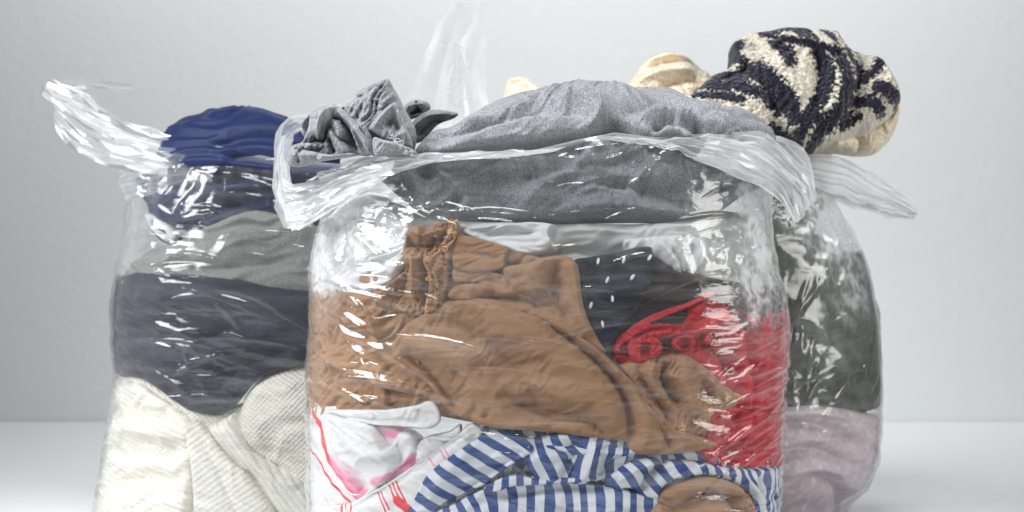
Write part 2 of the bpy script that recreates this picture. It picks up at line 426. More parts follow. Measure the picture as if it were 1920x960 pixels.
M['white'] = cloth('white_cotton', srgb(214, 214, 215), srgb(202, 202, 205))
M['red'] = cloth('red_satin', srgb(190, 8, 34), srgb(162, 4, 26), rough=.42, spec=.5, sheen=.1)
M['navy'] = cloth('navy_satin', srgb(9, 29, 76), srgb(7, 22, 58), rough=.5, spec=.4, sheen=.15, sheen_col=(.3, .45, 1.0))
M['olive_grey'] = cloth('warm_grey_jersey', srgb(148, 148, 144), srgb(110, 110, 107), 'jersey')
M['charcoal'] = cloth('charcoal_cotton', srgb(58, 57, 70), srgb(46, 46, 58), sheen=.25)
M['cream'] = cloth('cream_moss_knit', srgb(243, 240, 228), srgb(224, 219, 203), 'knit', bump=.5, sheen=.3)
M['cream_rib'] = cloth('cream_rib_knit', srgb(243, 240, 229), srgb(226, 221, 206), 'rib', bump=.4, sheen=.3)
M['cream_wool'] = cloth('cream_wool', srgb(240, 228, 206), srgb(224, 206, 178), 'boucle', bump=.5, sheen=.5)
M['zebra'] = cloth('cream_black_boucle', srgb(232, 226, 210), srgb(206, 198, 180), 'boucle', bump=1.0, sheen=.3,
                   mask=dict(attr='dark', col=srgb(36, 34, 50), scale=330, rag=1.5, soft=.08))
M['olive'] = cloth('dark_olive_cotton', srgb(78, 80, 70), srgb(58, 60, 54), sheen=.2)
M['mauve'] = cloth('mauve_print_cotton', srgb(208, 193, 199), srgb(192, 176, 183), mott=1.0, mask=dict(attr='fleck', col=srgb(226, 216, 220), scale=200, rag=.2, soft=.12))
M['stripe'] = striped('blue_white_stripe', srgb(204, 208, 214), srgb(44, 73, 132))
M['redmark'] = cloth('white_cotton_red_stripe', srgb(214, 213, 212), srgb(204, 202, 203), mask=dict(attr='red', col=srgb(214, 46, 58), scale=500, rag=.12, soft=.05, more=[('pink', srgb(224, 140, 168))]))
M['film'] = film('clear_polythene')
M['film_far'] = film('clear_polythene_far', haze=.02, edge=.25)
M['film_handle'] = film('gathered_polythene', haze=.22, edge=.2, rough=.2, crinkle=.3, gl=.85)
M['film_top'] = film('thin_polythene', haze=.10, edge=.2, rough=.26, crinkle=.2, gl=.7)

def wall_mat():
    m, t, out, N, L = nt('painted_wall')
    co = N('TexCoord').outputs['Object']
    def noise(s, d=4):
        n = N('TexNoise'); n.inputs['Scale'].default_value = s; n.inputs['Detail'].default_value = d; L(co, n.inputs['Vector']); return n.outputs['Fac']
    p = N('BsdfPrincipled'); p.inputs['Roughness'].default_value = .75
    L(mixc(t, noise(3), srgb(226, 229, 230), srgb(220, 223, 225)), p.inputs['Base Color'])
    h = mth(t, 'ADD', noise(70, 5), mth(t, 'MULTIPLY', noise(220, 3), .4))
    bp = N('Bump'); bp.inputs['Strength'].default_value = .24; bp.inputs['Distance'].default_value = .005; L(h, bp.inputs['Height']); L(bp.outputs[0], p.inputs['Normal'])
    L(p.outputs[0], out.inputs[0]); return m
def table_mat():
    m, t, out, N, L = nt('white_laminate')
    p = N('BsdfPrincipled'); p.inputs['Roughness'].default_value = .42; p.inputs['Specular IOR Level'].default_value = .4
    co = N('TexCoord').outputs['Object']; n = N('TexNoise'); n.inputs['Scale'].default_value = 5; n.inputs['Detail'].default_value = 4; L(co, n.inputs['Vector'])
    L(mixc(t, n.outputs['Fac'], srgb(243, 244, 244), srgb(238, 240, 240)), p.inputs['Base Color'])
    L(p.outputs[0], out.inputs[0]); return m

# ------------------------------------------------------------------ wall and table
def box(name, lo, hi, mat, bevel=.0, parent=None):
    bm = bmesh.new(); bmesh.ops.create_cube(bm, size=1)
    for v in bm.verts: v.co = [lo[k] + (v.co[k] + .5) * (hi[k] - lo[k]) for k in range(3)]
    if bevel: bmesh.ops.bevel(bm, geom=bm.edges[:], offset=bevel, segments=2, affect='EDGES', profile=.5)
    me = bpy.data.meshes.new(name); bm.to_mesh(me); bm.free(); return link(name, me, mat, parent)
wall = box('wall', (-3.2, WALL_Y, -1.0), (3.2, WALL_Y + .1, 2.4), wall_mat()); tag(wall, 'pale grey roughcast wall behind the three bags', None, kind='structure')
table = box('table', (-2.2, .55, -.04), (2.2, WALL_Y - .002, 0), table_mat(), .003); tag(table, 'plain white tabletop the three bags of clothes stand on', 'table')

# ------------------------------------------------------------------ the three bags' bodies
FRONT = Body([(1120, 590, 1440, .9), (1040, 580, 1450, 1), (960, 580, 1455, 1), (860, 578, 1462, 1), (760, 578, 1463, 1), (690, 577, 1471, 1), (620, 583, 1476, 1),
              (570, 585, 1470, 1), (500, 584, 1453, 1), (460, 592, 1445, .98), (420, 602, 1441, .96), (380, 612, 1440, .93), (330, 600, 1445, .9),
              (280, 590, 1445, .86), (240, 600, 1435, .8)], 1.57, .125)
LEFT = Body([(969, 178, 940, .95), (915, 190, 950, 1), (880, 196, 955, 1), (820, 206, 960, 1), (760, 215, 958, 1), (700, 224, 950, 1), (640, 217, 950, 1), (560, 218, 945, 1), (500, 228, 940, 1),
             (450, 240, 935, .97), (400, 246, 925, .95), (340, 244, 915, .9), (290, 260, 905, .85), (240, 285, 880, .75)], 1.85, .12)
RIGHT = Body([(940, 960, 1585, .85), (905, 945, 1622, .95), (860, 940, 1640, 1), (800, 940, 1645, 1), (700, 940, 1646, 1), (600, 940, 1640, 1), (500, 945, 1620, 1), (440, 950, 1596, .97),
              (400, 955, 1570, .93), (340, 965, 1535, .88), (280, 975, 1510, .8), (240, 990, 1480, .72)], 1.85, .12)

def stripes_at(alpha, period, u0, v0, curve=0.0, warp=.25, seed=1):
    """stripe phase on the cloth: stripes run along alpha degrees (down to the right), period in pixels"""
    def f(P, chart):
        px = chart.px; t = math.radians(alpha); o = chart.chart(np.array([[u0, v0]]))[0]
        Q = (P - o) / px; al = Q[:, 0] * math.cos(t) - Q[:, 1] * math.sin(t); pe = Q[:, 0] * math.sin(t) + Q[:, 1] * math.cos(t)
        return pe / period + curve * (al / 100) ** 2 + warp * gnoise(Q[:, 0] / 70, Q[:, 1] / 70, seed)
    return f

# ------------------------------------------------------------------ front bag: the clothes in it
FB = 'clothes in the front plastic bag'
def cloth_thing(name, label, cat, group): return thing(name, label, cat, group)

# pale wadding in the middle of the bag, seen between the other clothes
o = patch('pale_cloth', FRONT, [(500, 400), (640, 372), (760, 380), (1000, 392), (1250, 395), (1400, 380), (1470, 420), (1560, 560), (1400, 640), (1100, 700), (800, 720), (500, 640)],
          M['pale'], None, off=.024, T=.03, er=30, res=3.6,
          folds=[([(870, 405), (1000, 398), (1200, 402), (1350, 420)], 14, 7), ([(880, 450), (990, 470), (1080, 462), (1200, 480)], 12, -6), ([(1040, 405), (1030, 430), (1040, 460)], 7, 8),
                 ([(1270, 440), (1290, 480), (1300, 530)], 12, 8), ([(1350, 450), (1330, 500), (1310, 540)], 10, -6), ([(620, 420), (700, 470), (740, 520)], 10, 6), ([(600, 480), (680, 520), (720, 560)], 12, -5)],
          wr=[(-8, 40, 200, 5, 3), (25, 25, 90, 3, 4)])
tag(o, 'pale grey cloth showing between grey jersey and tan blouse in front bag', 'cloth', FB)

wc = thing('white_cloth', 'crumpled white cotton cloth showing beside and behind the tan blouse', 'cloth', FB)
patch('fold', FRONT, [(500, 410), (600, 402), (660, 386), (740, 398), (758, 430), (742, 500), (690, 552), (600, 556), (500, 570)], M['white'], wc, off=.008, T=.016, er=12, res=2.4, slack=.03,
      folds=[([(600, 420), (660, 450), (700, 500)], 8, 7), ([(610, 470), (650, 500), (680, 540)], 8, -6), ([(640, 400), (700, 430), (740, 450)], 7, -6), ([(590, 520), (640, 530), (690, 545)], 7, 5)], wr=[(35, 16, 60, 3, 11)])
patch('fold', FRONT, [(860, 420), (920, 408), (1000, 403), (1044, 412), (1036, 440), (1044, 462), (980, 474), (930, 455), (880, 446)], M['white'], wc, off=.012, T=.012, er=9, res=2.2,
      folds=[([(1036, 412), (1026, 432), (1034, 460)], 6, 5), ([(890, 430), (960, 430), (1020, 424)], 7, -5)], wr=[(5, 16, 90, 2.5, 12)])
patch('fold', FRONT, [(1180, 440), (1240, 432), (1300, 430), (1345, 440), (1350, 480), (1320, 520), (1292, 532), (1262, 505), (1230, 476), (1190, 468)], M['white'], wc, off=.014, T=.014, er=12, res=2.2,
      folds=[([(1240, 445), (1270, 480), (1295, 525)], 9, 6), ([(1320, 450), (1310, 490), (1300, 525)], 8, -6)], wr=[(50, 16, 70, 2.5, 13)])

# grey jersey top
g = thing('heathered_jersey', 'heathered grey jersey heaped over the rim of front bag, sleeve bunched at left', 'garment', FB)
GT = Body([(420, 640, 1420, 1), (380, 640, 1425, 1), (340, 640, 1440, 1), (300, 640, 1450, 1), (270, 650, 1450, .96), (245, 690, 1446, .9), (225, 740, 1425, .82), (205, 800, 1375, .7),
           (190, 850, 1330, .55), (175, 930, 1290, .36), (166, 990, 1260, .16), (158, 1080, 1220, .04)], 1.56, .105, 2.4)
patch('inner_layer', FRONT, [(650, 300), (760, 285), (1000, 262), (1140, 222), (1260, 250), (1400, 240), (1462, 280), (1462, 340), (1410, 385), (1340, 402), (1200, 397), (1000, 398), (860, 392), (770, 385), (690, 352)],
      M['grey_shaded'], g, off=.018, T=.02, er=18, res=3.0,
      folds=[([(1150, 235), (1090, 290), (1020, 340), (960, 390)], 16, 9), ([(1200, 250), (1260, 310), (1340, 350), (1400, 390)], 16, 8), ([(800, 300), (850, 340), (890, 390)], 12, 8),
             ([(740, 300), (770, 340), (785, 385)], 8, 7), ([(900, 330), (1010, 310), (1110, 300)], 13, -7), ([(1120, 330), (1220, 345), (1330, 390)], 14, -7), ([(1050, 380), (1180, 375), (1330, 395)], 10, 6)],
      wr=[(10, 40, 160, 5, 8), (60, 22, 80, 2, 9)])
patch('outer_layer', GT, [(772, 288), (790, 262), (815, 238), (860, 226), (905, 203), (950, 184), (1000, 171), (1060, 166), (1130, 163), (1200, 161), (1262, 168), (1312, 186), (1355, 200), (1405, 212), (1436, 232),
      (1452, 262), (1452, 300), (1420, 300), (1330, 280), (1262, 263), (1230, 259), (1205, 250), (1182, 232), (1160, 222), (1133, 222), (1112, 236), (1088, 250), (1040, 258), (985, 266), (920, 276), (850, 288), (800, 294)],
      M['grey'], g, loose=True, off=-.002, T=.012, er=11, res=2.4, slack=.02,
      folds=[([(1135, 224), (1118, 205), (1085, 196), (1040, 200)], 9, 8), ([(1085, 250), (1060, 236), (1000, 236), (900, 262), (820, 286)], 17, 6), ([(1110, 232), (1080, 215), (1000, 214), (900, 240), (810, 268)], 14, -6),
             ([(960, 192), (1050, 180), (1150, 178), (1230, 190)], 16, 5), ([(1165, 222), (1190, 205), (1240, 196), (1300, 205)], 9, -5), ([(1188, 234), (1230, 218), (1300, 228), (1360, 262)], 8, 6),
             ([(1215, 254), (1245, 236), (1300, 250), (1350, 284)], 8, -6), ([(1240, 240), (1275, 262)], 7, 6), ([(1262, 228), (1300, 262)], 6, 5), ([(1290, 222), (1330, 265)], 6, -5), ([(1320, 222), (1360, 268)], 7, 5),
             ([(1350, 205), (1390, 230), (1425, 280)], 10, -6), ([(1300, 195), (1350, 225), (1390, 275)], 9, 5), ([(1180, 236), (1215, 258), (1240, 262)], 5, 5), ([(850, 240), (930, 222), (1000, 200)], 10, 4)],
      wr=[(-14, 26, 160, 2.0, 21), (40, 18, 60, 1.2, 22)])
patch('back_fold', Flat(1.66, 0, 220), [(1290, 230), (1310, 200), (1345, 198), (1390, 200), (1430, 222), (1446, 250), (1430, 290), (1340, 290)], M['grey'], g, T=.01, er=14, dome=(.02, 50), res=3,
      folds=[([(1350, 200), (1380, 230), (1400, 270)], 10, 6)], wr=[(60, 18, 60, 2, 23)])
# the bunched sleeve, cuff and hem ruffles
sl = patch('sleeve', Flat(1.485, .10, 240), [(540, 305), (540, 278), (566, 264), (576, 240), (582, 214), (614, 197), (642, 199), (662, 186), (700, 160), (724, 149), (742, 168), (758, 200), (778, 240), (776, 278), (764, 290), (700, 288), (640, 288), (590, 300)],
      M['grey'], g, T=.012, er=12, dome=(.022, 34), res=2.0, slack=.02,
      folds=[([(600, 268), (606, 240), (634, 206)], 5, 8), ([(612, 272), (622, 246), (648, 204)], 5, -7), ([(560, 272), (600, 268), (660, 288)], 6, -9), ([(640, 284), (640, 250), (600, 210)], 7, 7), ([(665, 285), (664, 256), (640, 205)], 5, -7),
             ([(695, 288), (690, 256), (672, 240)], 6, 7), ([(548, 290), (600, 283), (650, 290)], 7, 5)],
      wr=[(65, 10, 60, 3.5, 31), (-30, 14, 40, 1.5, 32)])
def ruffle(ol, y, yaw, folds=(), lean=.0, T=.0028, dome=(.006, 30), wr=((70, 12, 60, .8, 33),), name='ruffle', er=4, mat=None, uref=690, vref=240):
    return patch(name, Flat(y, lean, vref, yaw, uref), ol, mat or M['grey'], g, T=T, er=er, dome=dome, res=1.7, folds=folds, wr=wr)
ruffle([(668, 174), (690, 161), (722, 148), (732, 152), (745, 180), (758, 206), (772, 250), (774, 272), (755, 264), (742, 230), (728, 192), (712, 183), (690, 185), (672, 184)], 1.478, .1, [([(727, 152), (722, 176), (732, 196), (752, 240)], 4, 5), ([(690, 168), (712, 166), (724, 156)], 6, -3)])
ruffle([(648, 206), (664, 192), (690, 184), (715, 182), (729, 187), (728, 196), (702, 228), (690, 240), (668, 222)], 1.474, -.15, [([(655, 204), (690, 190), (724, 188)], 4, 4), ([(676, 220), (696, 208), (714, 196)], 10, -7)])
ruffle([(690, 241), (712, 212), (740, 191), (748, 205), (760, 235), (770, 258), (773, 277), (745, 269), (718, 261), (700, 249)], 1.456, .12, [([(700, 238), (720, 212), (741, 194)], 4, 4), ([(742, 196), (750, 230), (764, 264)], 5, 4), ([(720, 240), (738, 228), (752, 250)], 9, -4)])
ruffle([(620, 210), (634, 201), (655, 216), (680, 238), (700, 262), (707, 290), (690, 291), (668, 289), (658, 268), (640, 240), (622, 228)], 1.460, -.3, [([(634, 205), (664, 228), (692, 262), (700, 288)], 5, 6), ([(630, 220), (656, 250), (672, 286)], 4, -6), ([(668, 238), (676, 262), (684, 288)], 3, 4)])
ruffle([(565, 244), (574, 226), (598, 206), (618, 196), (627, 200), (612, 222), (592, 250), (578, 264), (568, 254)], 1.484, -.35, [([(572, 244), (594, 216), (622, 199)], 5, 5), ([(582, 252), (602, 226), (622, 204)], 3, -4)])
ruffle([(568, 280), (584, 258), (604, 232), (638, 200), (646, 204), (624, 232), (612, 262), (602, 292), (578, 288)], 1.470, -.3, [([(582, 276), (606, 242), (640, 204)], 5, 6), ([(594, 284), (606, 256), (626, 224)], 3, -5)])
ruffle([(598, 292), (610, 262), (620, 238), (640, 258), (656, 274), (664, 291)], 1.462, -.1, [([(620, 244), (640, 268), (656, 288)], 4, 6), ([(614, 256), (622, 274), (628, 290)], 4, -6)])
ruffle([(700, 258), (720, 262), (745, 268), (779, 282), (777, 291), (740, 291), (703, 291)], 1.450, .08, [([(706, 264), (745, 274), (774, 284)], 4, 3)], er=3)
ruffle([(538, 307), (541, 280), (556, 273), (580, 281), (620, 290), (655, 285), (667, 292), (600, 303), (560, 313)], 1.455, -.15, [([(545, 290), (590, 292), (650, 292)], 9, 5), ([(596, 284), (600, 302)], 3, -4), ([(566, 276), (562, 308)], 3, -3)], name='cuff', er=7)
ruffle([(752, 206), (775, 186), (800, 190), (807, 203), (790, 216), (764, 224)], 1.53, 0, [([(762, 205), (782, 196), (800, 198)], 4, 5), ([(766, 214), (785, 206)], 3, -6), ([(780, 190), (788, 212)], 3, -5)], uref=780)
ruffle([(764, 244), (785, 216), (815, 205), (856, 211), (852, 221), (820, 234), (795, 262), (772, 268)], 1.525, 0, [([(775, 244), (800, 220), (845, 214)], 7, 5), ([(780, 255), (805, 232), (835, 224)], 5, -4)], uref=800)

def threads(name, spots, y, mat, parent, r=.00022, seed=1):
    """loose looped stitching: fine tubes curling about a seam; spots = (u, v, spread px, how many)"""
    rs = np.random.RandomState(seed); V, F = [], []
    for (u, v, sp_, n) in spots:
        for _ in range(n):
            a0 = rs.uniform(0, 6.28); c0 = np.array([u, v]) + rs.normal(0, sp_ * .4, 2); R = rs.uniform(.25, .6) * sp_; pts = []
            for t in np.linspace(0, rs.uniform(2.5, 5.5), 12):
                pts.append((c0[0] + R * math.cos(a0 + t) + rs.normal(0, .25), c0[1] + .7 * R * math.sin(a0 + t) + rs.normal(0, .25), y - .0012 - .002 * math.sin(t * .55)))
            for k, (pu, pv, py) in enumerate(pts):
                x, z = (pu - 960) * KPX * py, HCAM + (480 - pv) * KPX * py
                V += [(x + r, py, z), (x, py - r, z + r), (x - r, py, z), (x, py - r, z - r)]
                if k:
                    b = len(V) - 8
                    F += [(b + q, b + (q + 1) % 4, b + 4 + (q + 1) % 4, b + 4 + q) for q in range(4)]
    return tag(link(name, mesh_from(name, V, F), mat, parent), None, None, None, 'stuff')
M['thread'] = cloth('grey_thread', srgb(198, 198, 198), srgb(170, 170, 172))
threads('overlock_stitching', [(742, 264, 9, 5), (752, 270, 9, 5), (736, 256, 7, 3), (762, 282, 6, 4), (770, 286, 6, 4), (668, 240, 7, 2), (598, 296, 7, 4)], 1.446, M['thread'], g, seed=4)

# tan garment
t_ = thing('tan_blouse', 'large tan blouse with ruffled trim spread across the middle of front bag', 'garment', FB)
patch('back_panel', FRONT, [(500, 560), (620, 520), (720, 520), (760, 440), (900, 440), (1060, 500), (1100, 640), (1200, 720), (1340, 760), (1340, 830), (1100, 815), (900, 800), (760, 780), (500, 770)], M['tan'], t_, off=.013, T=.010, er=12, res=3.4, wr=[(30, 24, 90, 3, 39)])
patch('left_panel', FRONT, [(500, 535), (600, 518), (650, 508), (695, 515), (725, 545), (800, 600), (790, 700), (860, 760), (850, 790), (780, 775), (700, 768), (620, 766), (500, 765)], M['tan'], t_, off=.010, T=.014, er=14, res=2.6, slack=.03,
      folds=[([(590, 570), (640, 600), (660, 640)], 8, 6), ([(600, 620), (660, 640), (740, 690)], 9, -6), ([(590, 660), (650, 700), (760, 735)], 9, 7), ([(600, 720), (700, 730), (800, 770)], 8, -6), ([(660, 560), (690, 600), (700, 650)], 8, 7), ([(700, 690), (705, 730), (715, 765)], 4, 5)],
      wr=[(20, 20, 80, 3.5, 41), (70, 16, 60, 2.0, 42)])
patch('shoulder', FRONT, [(690, 575), (690, 548), (720, 530), (744, 500), (742, 465), (752, 424), (776, 413), (800, 417), (820, 406), (852, 408), (858, 436), (848, 470), (838, 500), (834, 545), (820, 585), (790, 596), (740, 590)],
      M['tan'], t_, off=.005, T=.013, er=9, res=2.0, slack=.03,
      folds=[([(760, 428), (790, 440), (830, 428)], 4, 6), ([(750, 450), (790, 458), (815, 440)], 4, -6), ([(765, 470), (772, 500), (770, 560)], 5, 7), ([(785, 478), (795, 520), (790, 590)], 4, -7), ([(752, 480), (750, 520), (735, 570)], 5, -5), ([(800, 490), (806, 540), (800, 585)], 4, 6),
             ([(775, 415), (785, 432), (780, 455)], 4, 5), ([(740, 520), (715, 545), (705, 575)], 6, 6)],
      wr=[(80, 9, 50, 2.5, 43), (10, 10, 24, 1.8, 44)])
patch('ruffled_trim', FRONT, [(846, 410), (856, 415), (854, 440), (840, 462), (815, 476), (806, 490), (816, 520), (822, 556), (812, 580), (795, 588), (792, 570), (800, 540), (796, 510), (788, 486), (800, 470), (822, 456), (836, 432)],
      M['tan_trim'], t_, off=-.001, T=.005, er=5, res=1.5, folds=[([(850, 415), (845, 445), (805, 478), (806, 520), (805, 580)], 3, -2.5)], wr=[(0, 5, 8, 2.5, 45)])
patch('strap', FRONT, [(848, 440), (880, 438), (915, 447), (952, 461), (948, 482), (944, 500), (900, 512), (846, 500)], M['tan'], t_, off=.004, T=.006, er=7, res=2.2, folds=[([(850, 470), (900, 474), (944, 484)], 5, -2)], wr=[(15, 14, 60, 1, 46)])
patch('strap', FRONT, [(846, 498), (900, 502), (940, 512), (985, 532), (990, 560), (940, 552), (890, 534), (846, 530)], M['tan'], t_, off=.007, T=.006, er=6, res=2.2, wr=[(15, 14, 60, 1.2, 47)])
patch('collar', FRONT, [(940, 500), (985, 488), (1030, 474), (1066, 474), (1086, 492), (1091, 520), (1095, 560), (1106, 600), (1140, 665), (1080, 640), (1010, 605), (960, 588), (900, 575), (836, 562), (846, 536), (900, 530), (950, 540)],
      M['tan'], t_, off=.002, T=.013, er=11, res=2.2, slack=.02,
      folds=[([(1040, 484), (1046, 510), (1030, 545), (1000, 580)], 10, -6), ([(1072, 486), (1078, 530), (1086, 580), (1110, 630)], 9, 7), ([(1050, 590), (1020, 570), (960, 562), (880, 560)], 6, -6), ([(990, 498), (1010, 520), (1010, 550)], 10, 5), ([(1055, 520), (1040, 560), (1075, 605)], 6, -5)],
      wr=[(40, 22, 100, 1.5, 48)])
patch('front_panel', FRONT, [(726, 640), (745, 612), (775, 592), (830, 563), (880, 556), (930, 562), (980, 580), (1030, 598), (1080, 622), (1120, 648), (1165, 690), (1195, 715), (1235, 760), (1270, 800), (1345, 825), (1362, 838),
      (1325, 850), (1262, 858), (1205, 858), (1180, 850), (1174, 832), (1110, 826), (1055, 818), (985, 812), (920, 806), (880, 796), (830, 770), (790, 720), (750, 690), (722, 668)],
      M['tan'], t_, off=.0005, T=.015, er=15, res=2.2, slack=.022,
      folds=[([(735, 640), (800, 650), (870, 690), (930, 760), (960, 808)], 13, 6), ([(800, 600), (880, 620), (960, 680), (1010, 760), (1040, 812)], 16, -5), ([(870, 570), (980, 620), (1090, 700), (1140, 770), (1165, 826)], 16, 6), ([(1010, 600), (1090, 650), (1160, 720), (1185, 790), (1180, 850)], 7, -8),
             ([(1050, 612), (1130, 660), (1195, 740), (1215, 800), (1200, 856)], 8, 8), ([(1160, 700), (1210, 750), (1250, 800), (1262, 856)], 7, -6), ([(1210, 740), (1260, 790), (1330, 835)], 8, 6), ([(745, 660), (800, 700), (860, 780)], 8, -6), ([(840, 700), (900, 690), (960, 695)], 9, -3),
             ([(890, 640), (960, 620), (1040, 640)], 16, 4), ([(930, 740), (1010, 775), (1100, 790), (1160, 830)], 9, -6), ([(960, 700), (1040, 740), (1120, 750)], 12, 4), ([(880, 790), (960, 800), (1040, 796)], 7, 5), ([(880, 710), (900, 740), (905, 780)], 6, 4)],
      wr=[(32, 26, 140, 1.6, 49), (60, 16, 60, .9, 50)])
patch('lower_sleeve', FRONT, [(1165, 690), (1200, 676), (1240, 668), (1290, 664), (1335, 690), (1372, 722), (1395, 742), (1390, 768), (1352, 776), (1338, 796), (1300, 806), (1350, 838), (1300, 848), (1250, 820), (1215, 770), (1185, 725)],
      M['tan'], t_, off=.002, T=.012, er=9, res=2.1, slack=.03,
      folds=[([(1230, 680), (1222, 710), (1250, 750)], 6, 8), ([(1255, 678), (1250, 715), (1280, 760)], 5, -8), ([(1285, 672), (1290, 720), (1310, 780)], 7, 8), ([(1200, 700), (1230, 740), (1270, 800)], 6, -6), ([(1320, 700), (1340, 740), (1345, 770)], 7, -5), ([(1240, 700), (1268, 708), (1290, 730)], 4, 5), ([(1310, 690), (1350, 730), (1385, 750)], 7, 5)],
      wr=[(60, 12, 60, 2, 51)])
patch('ruffled_trim', FRONT, [(1262, 800), (1286, 796), (1310, 790), (1328, 774), (1332, 752), (1352, 742), (1394, 738), (1394, 752), (1372, 756), (1350, 762), (1342, 786), (1322, 803), (1290, 812)],
      M['tan_trim'], t_, off=.002, T=.005, er=5, res=1.5, folds=[([(1265, 805), (1310, 798), (1338, 765), (1390, 746)], 3, -2)], wr=[(0, 5, 9, 2.2, 52)])

M['tan_thread'] = cloth('tan_thread', srgb(196, 160, 122), srgb(170, 132, 96))
threads('frayed_threads', [(852, 414, 9, 6), (846, 436, 9, 6), (826, 466, 9, 5), (800, 486, 8, 5), (806, 520, 8, 5), (812, 560, 8, 6), (800, 582, 8, 5)], 1.449, M['tan_thread'], t_, seed=6)
threads('frayed_threads', [(1280, 804, 8, 5), (1312, 796, 8, 5), (1336, 772, 8, 5), (1362, 748, 8, 5), (1388, 746, 7, 4)], 1.452, M['tan_thread'], t_, seed=7)

# dark clothes at the right of the tan one
o = patch('black_garment', FRONT, [(1190, 486), (1240, 470), (1300, 500), (1400, 520), (1560, 540), (1560, 620), (1400, 625), (1300, 640), (1210, 660), (1140, 640), (1120, 570)], M['black'], None, off=.012, T=.016, er=12, res=2.6, slack=.03,
          folds=[([(1120, 565), (1240, 545), (1330, 548), (1440, 535)], 8, 6), ([(1150, 590), (1260, 570), (1400, 580)], 8, -6), ([(1240, 500), (1300, 520), (1420, 530)], 8, 5)], wr=[(-8, 14, 120, 3, 61)])
tag(o, 'plain brownish black garment folded behind the red lacing', 'garment', FB)
dg = thing('dotted_garment', 'navy garment with white tufted dots wedged right of the tan collar', 'garment', FB)
DF = [([(1090, 520), (1150, 505), (1228, 498)], 6, -5), ([(1095, 555), (1160, 545), (1225, 535)], 7, 4), ([(1100, 600), (1150, 590), (1200, 575)], 6, -4), ([(1110, 475), (1180, 468), (1232, 462)], 7, 4)]
patch('body', FRONT, [(1076, 486), (1110, 474), (1160, 466), (1205, 456), (1232, 458), (1236, 500), (1226, 540), (1205, 575), (1180, 610), (1150, 645), (1122, 650), (1106, 610), (1092, 550)], M['dotted'], dg, off=.006, T=.012, er=10, res=2.2, slack=.02, folds=DF, wr=[(-6, 20, 90, 1.6, 62)])
M['dot'] = cloth('white_tuft', srgb(236, 238, 240), srgb(216, 220, 226))
for (u, v, an) in [(1124, 487, 80), (1173, 485, 75), (1223, 480, 60), (1142, 524, 65), (1190, 519, 55), (1110, 572, 70), (1151, 559, 95), (1132, 607, 100)]:
    c = math.cos(math.radians(an)); s = -math.sin(math.radians(an)); q = []
    for a in np.linspace(0, 2 * math.pi, 9, endpoint=False):
        r = 1 - .25 * math.sin(a + .6); x, y = 7.5 * r * math.cos(a), 3.6 * r * math.sin(a); q.append((u + x * c - y * s, v + x * s + y * c))
    patch('dot', FRONT, q, M['dot'], dg, off=.0005, T=.0022, er=3.2, res=1.6, sub=0)

# red satin garment with its ribbon and laced loops
rg = thing('red_satin_garment', 'shiny red satin garment with ribbon lacing down the right side of front bag', 'garment', FB)
patch('body', FRONT, [(1150, 655), (1165, 625), (1200, 606), (1240, 604), (1290, 602), (1310, 575), (1340, 556), (1390, 562), (1440, 580), (1560, 575), (1560, 720), (1560, 882), (1470, 884), (1400, 884), (1350, 880), (1320, 846), (1330, 800), (1320, 750),
      (1310, 712), (1260, 706), (1205, 704), (1166, 690)], M['red'], rg, off=.010, T=.014, er=10, res=2.1, slack=.035,
      folds=[([(1175, 640), (1240, 625), (1310, 620), (1380, 590)], 8, 6), ([(1180, 664), (1250, 648), (1330, 650)], 6, -6), ([(1340, 570), (1390, 610), (1400, 680), (1420, 760)], 9, 7), ([(1370, 570), (1420, 620), (1440, 720), (1430, 860)], 9, -6), ([(1400, 700), (1410, 780), (1400, 870)], 7, 6),
             ([(1370, 840), (1400, 810), (1440, 790)], 6, 6), ([(1360, 866), (1410, 840), (1460, 830)], 6, -6), ([(1320, 640), (1370, 670), (1392, 720)], 6, -6)],
      wr=[(20, 14, 60, 3, 71), (75, 16, 80, 2.5, 72)])
patch('ribbon', FRONT, [(1176, 622), (1205, 600), (1245, 582), (1290, 568), (1325, 551), (1345, 546), (1340, 553), (1300, 574), (1250, 594), (1215, 610), (1190, 630)], M['red'], rg, off=-.001, T=.002, er=4, res=1.6)
for (ol) in [[(1180, 660), (1184, 636), (1200, 628), (1232, 630), (1248, 648), (1244, 666), (1222, 676), (1196, 682)], [(1264, 650), (1272, 630), (1296, 626), (1312, 640), (1306, 654), (1284, 660)], [(1326, 640), (1332, 622), (1350, 616), (1368, 626), (1366, 640), (1346, 648)]]:
    cu = sum(p[0] for p in ol) / len(ol); cv = sum(p[1] for p in ol) / len(ol)
    patch('laced_loop', FRONT, ol, M['red'], rg, off=.0005, T=.006, er=7, res=1.5, folds=[([(cu - 10, cv + 2), (cu + 10, cv - 1)], 6, -9), ([(cu - 16, cv - 9), (cu, cv - 14), (cu + 16, cv - 8)], 3, 3)], wr=[(30, 8, 20, 2, int(cu) % 50)])

# white printed cloth at the lower left, with red bands
wg = thing('white_tea_towel', 'white cotton towel with red stripes and pink print at lower left of front bag', 'towel', FB)
RED = strokes([([(575, 772), (584, 800), (589, 835), (600, 868), (622, 900), (655, 940)], 13), ([(572, 830), (580, 860), (592, 890), (612, 920), (636, 944)], 5)])
PINK = strokes([([(610, 870), (640, 905), (660, 930)], 34), ([(690, 812), (720, 818), (735, 812)], 18), ([(690, 905), (730, 895), (765, 868)], 26), ([(640, 755), (680, 762)], 12)])
patch('back_layer', FRONT, [(500, 762), (620, 764), (700, 790), (780, 830), (770, 900), (700, 925), (720, 1000), (720, 1096), (500, 1096)], M['redmark'], wg, off=.010, T=.012, er=10, attrs={'red': RED, 'pink': PINK},
      folds=[([(600, 800), (620, 860), (660, 920)], 8, 5), ([(585, 900), (610, 950), (640, 990)], 7, 3)], wr=[(60, 30, 120, .8, 81)])
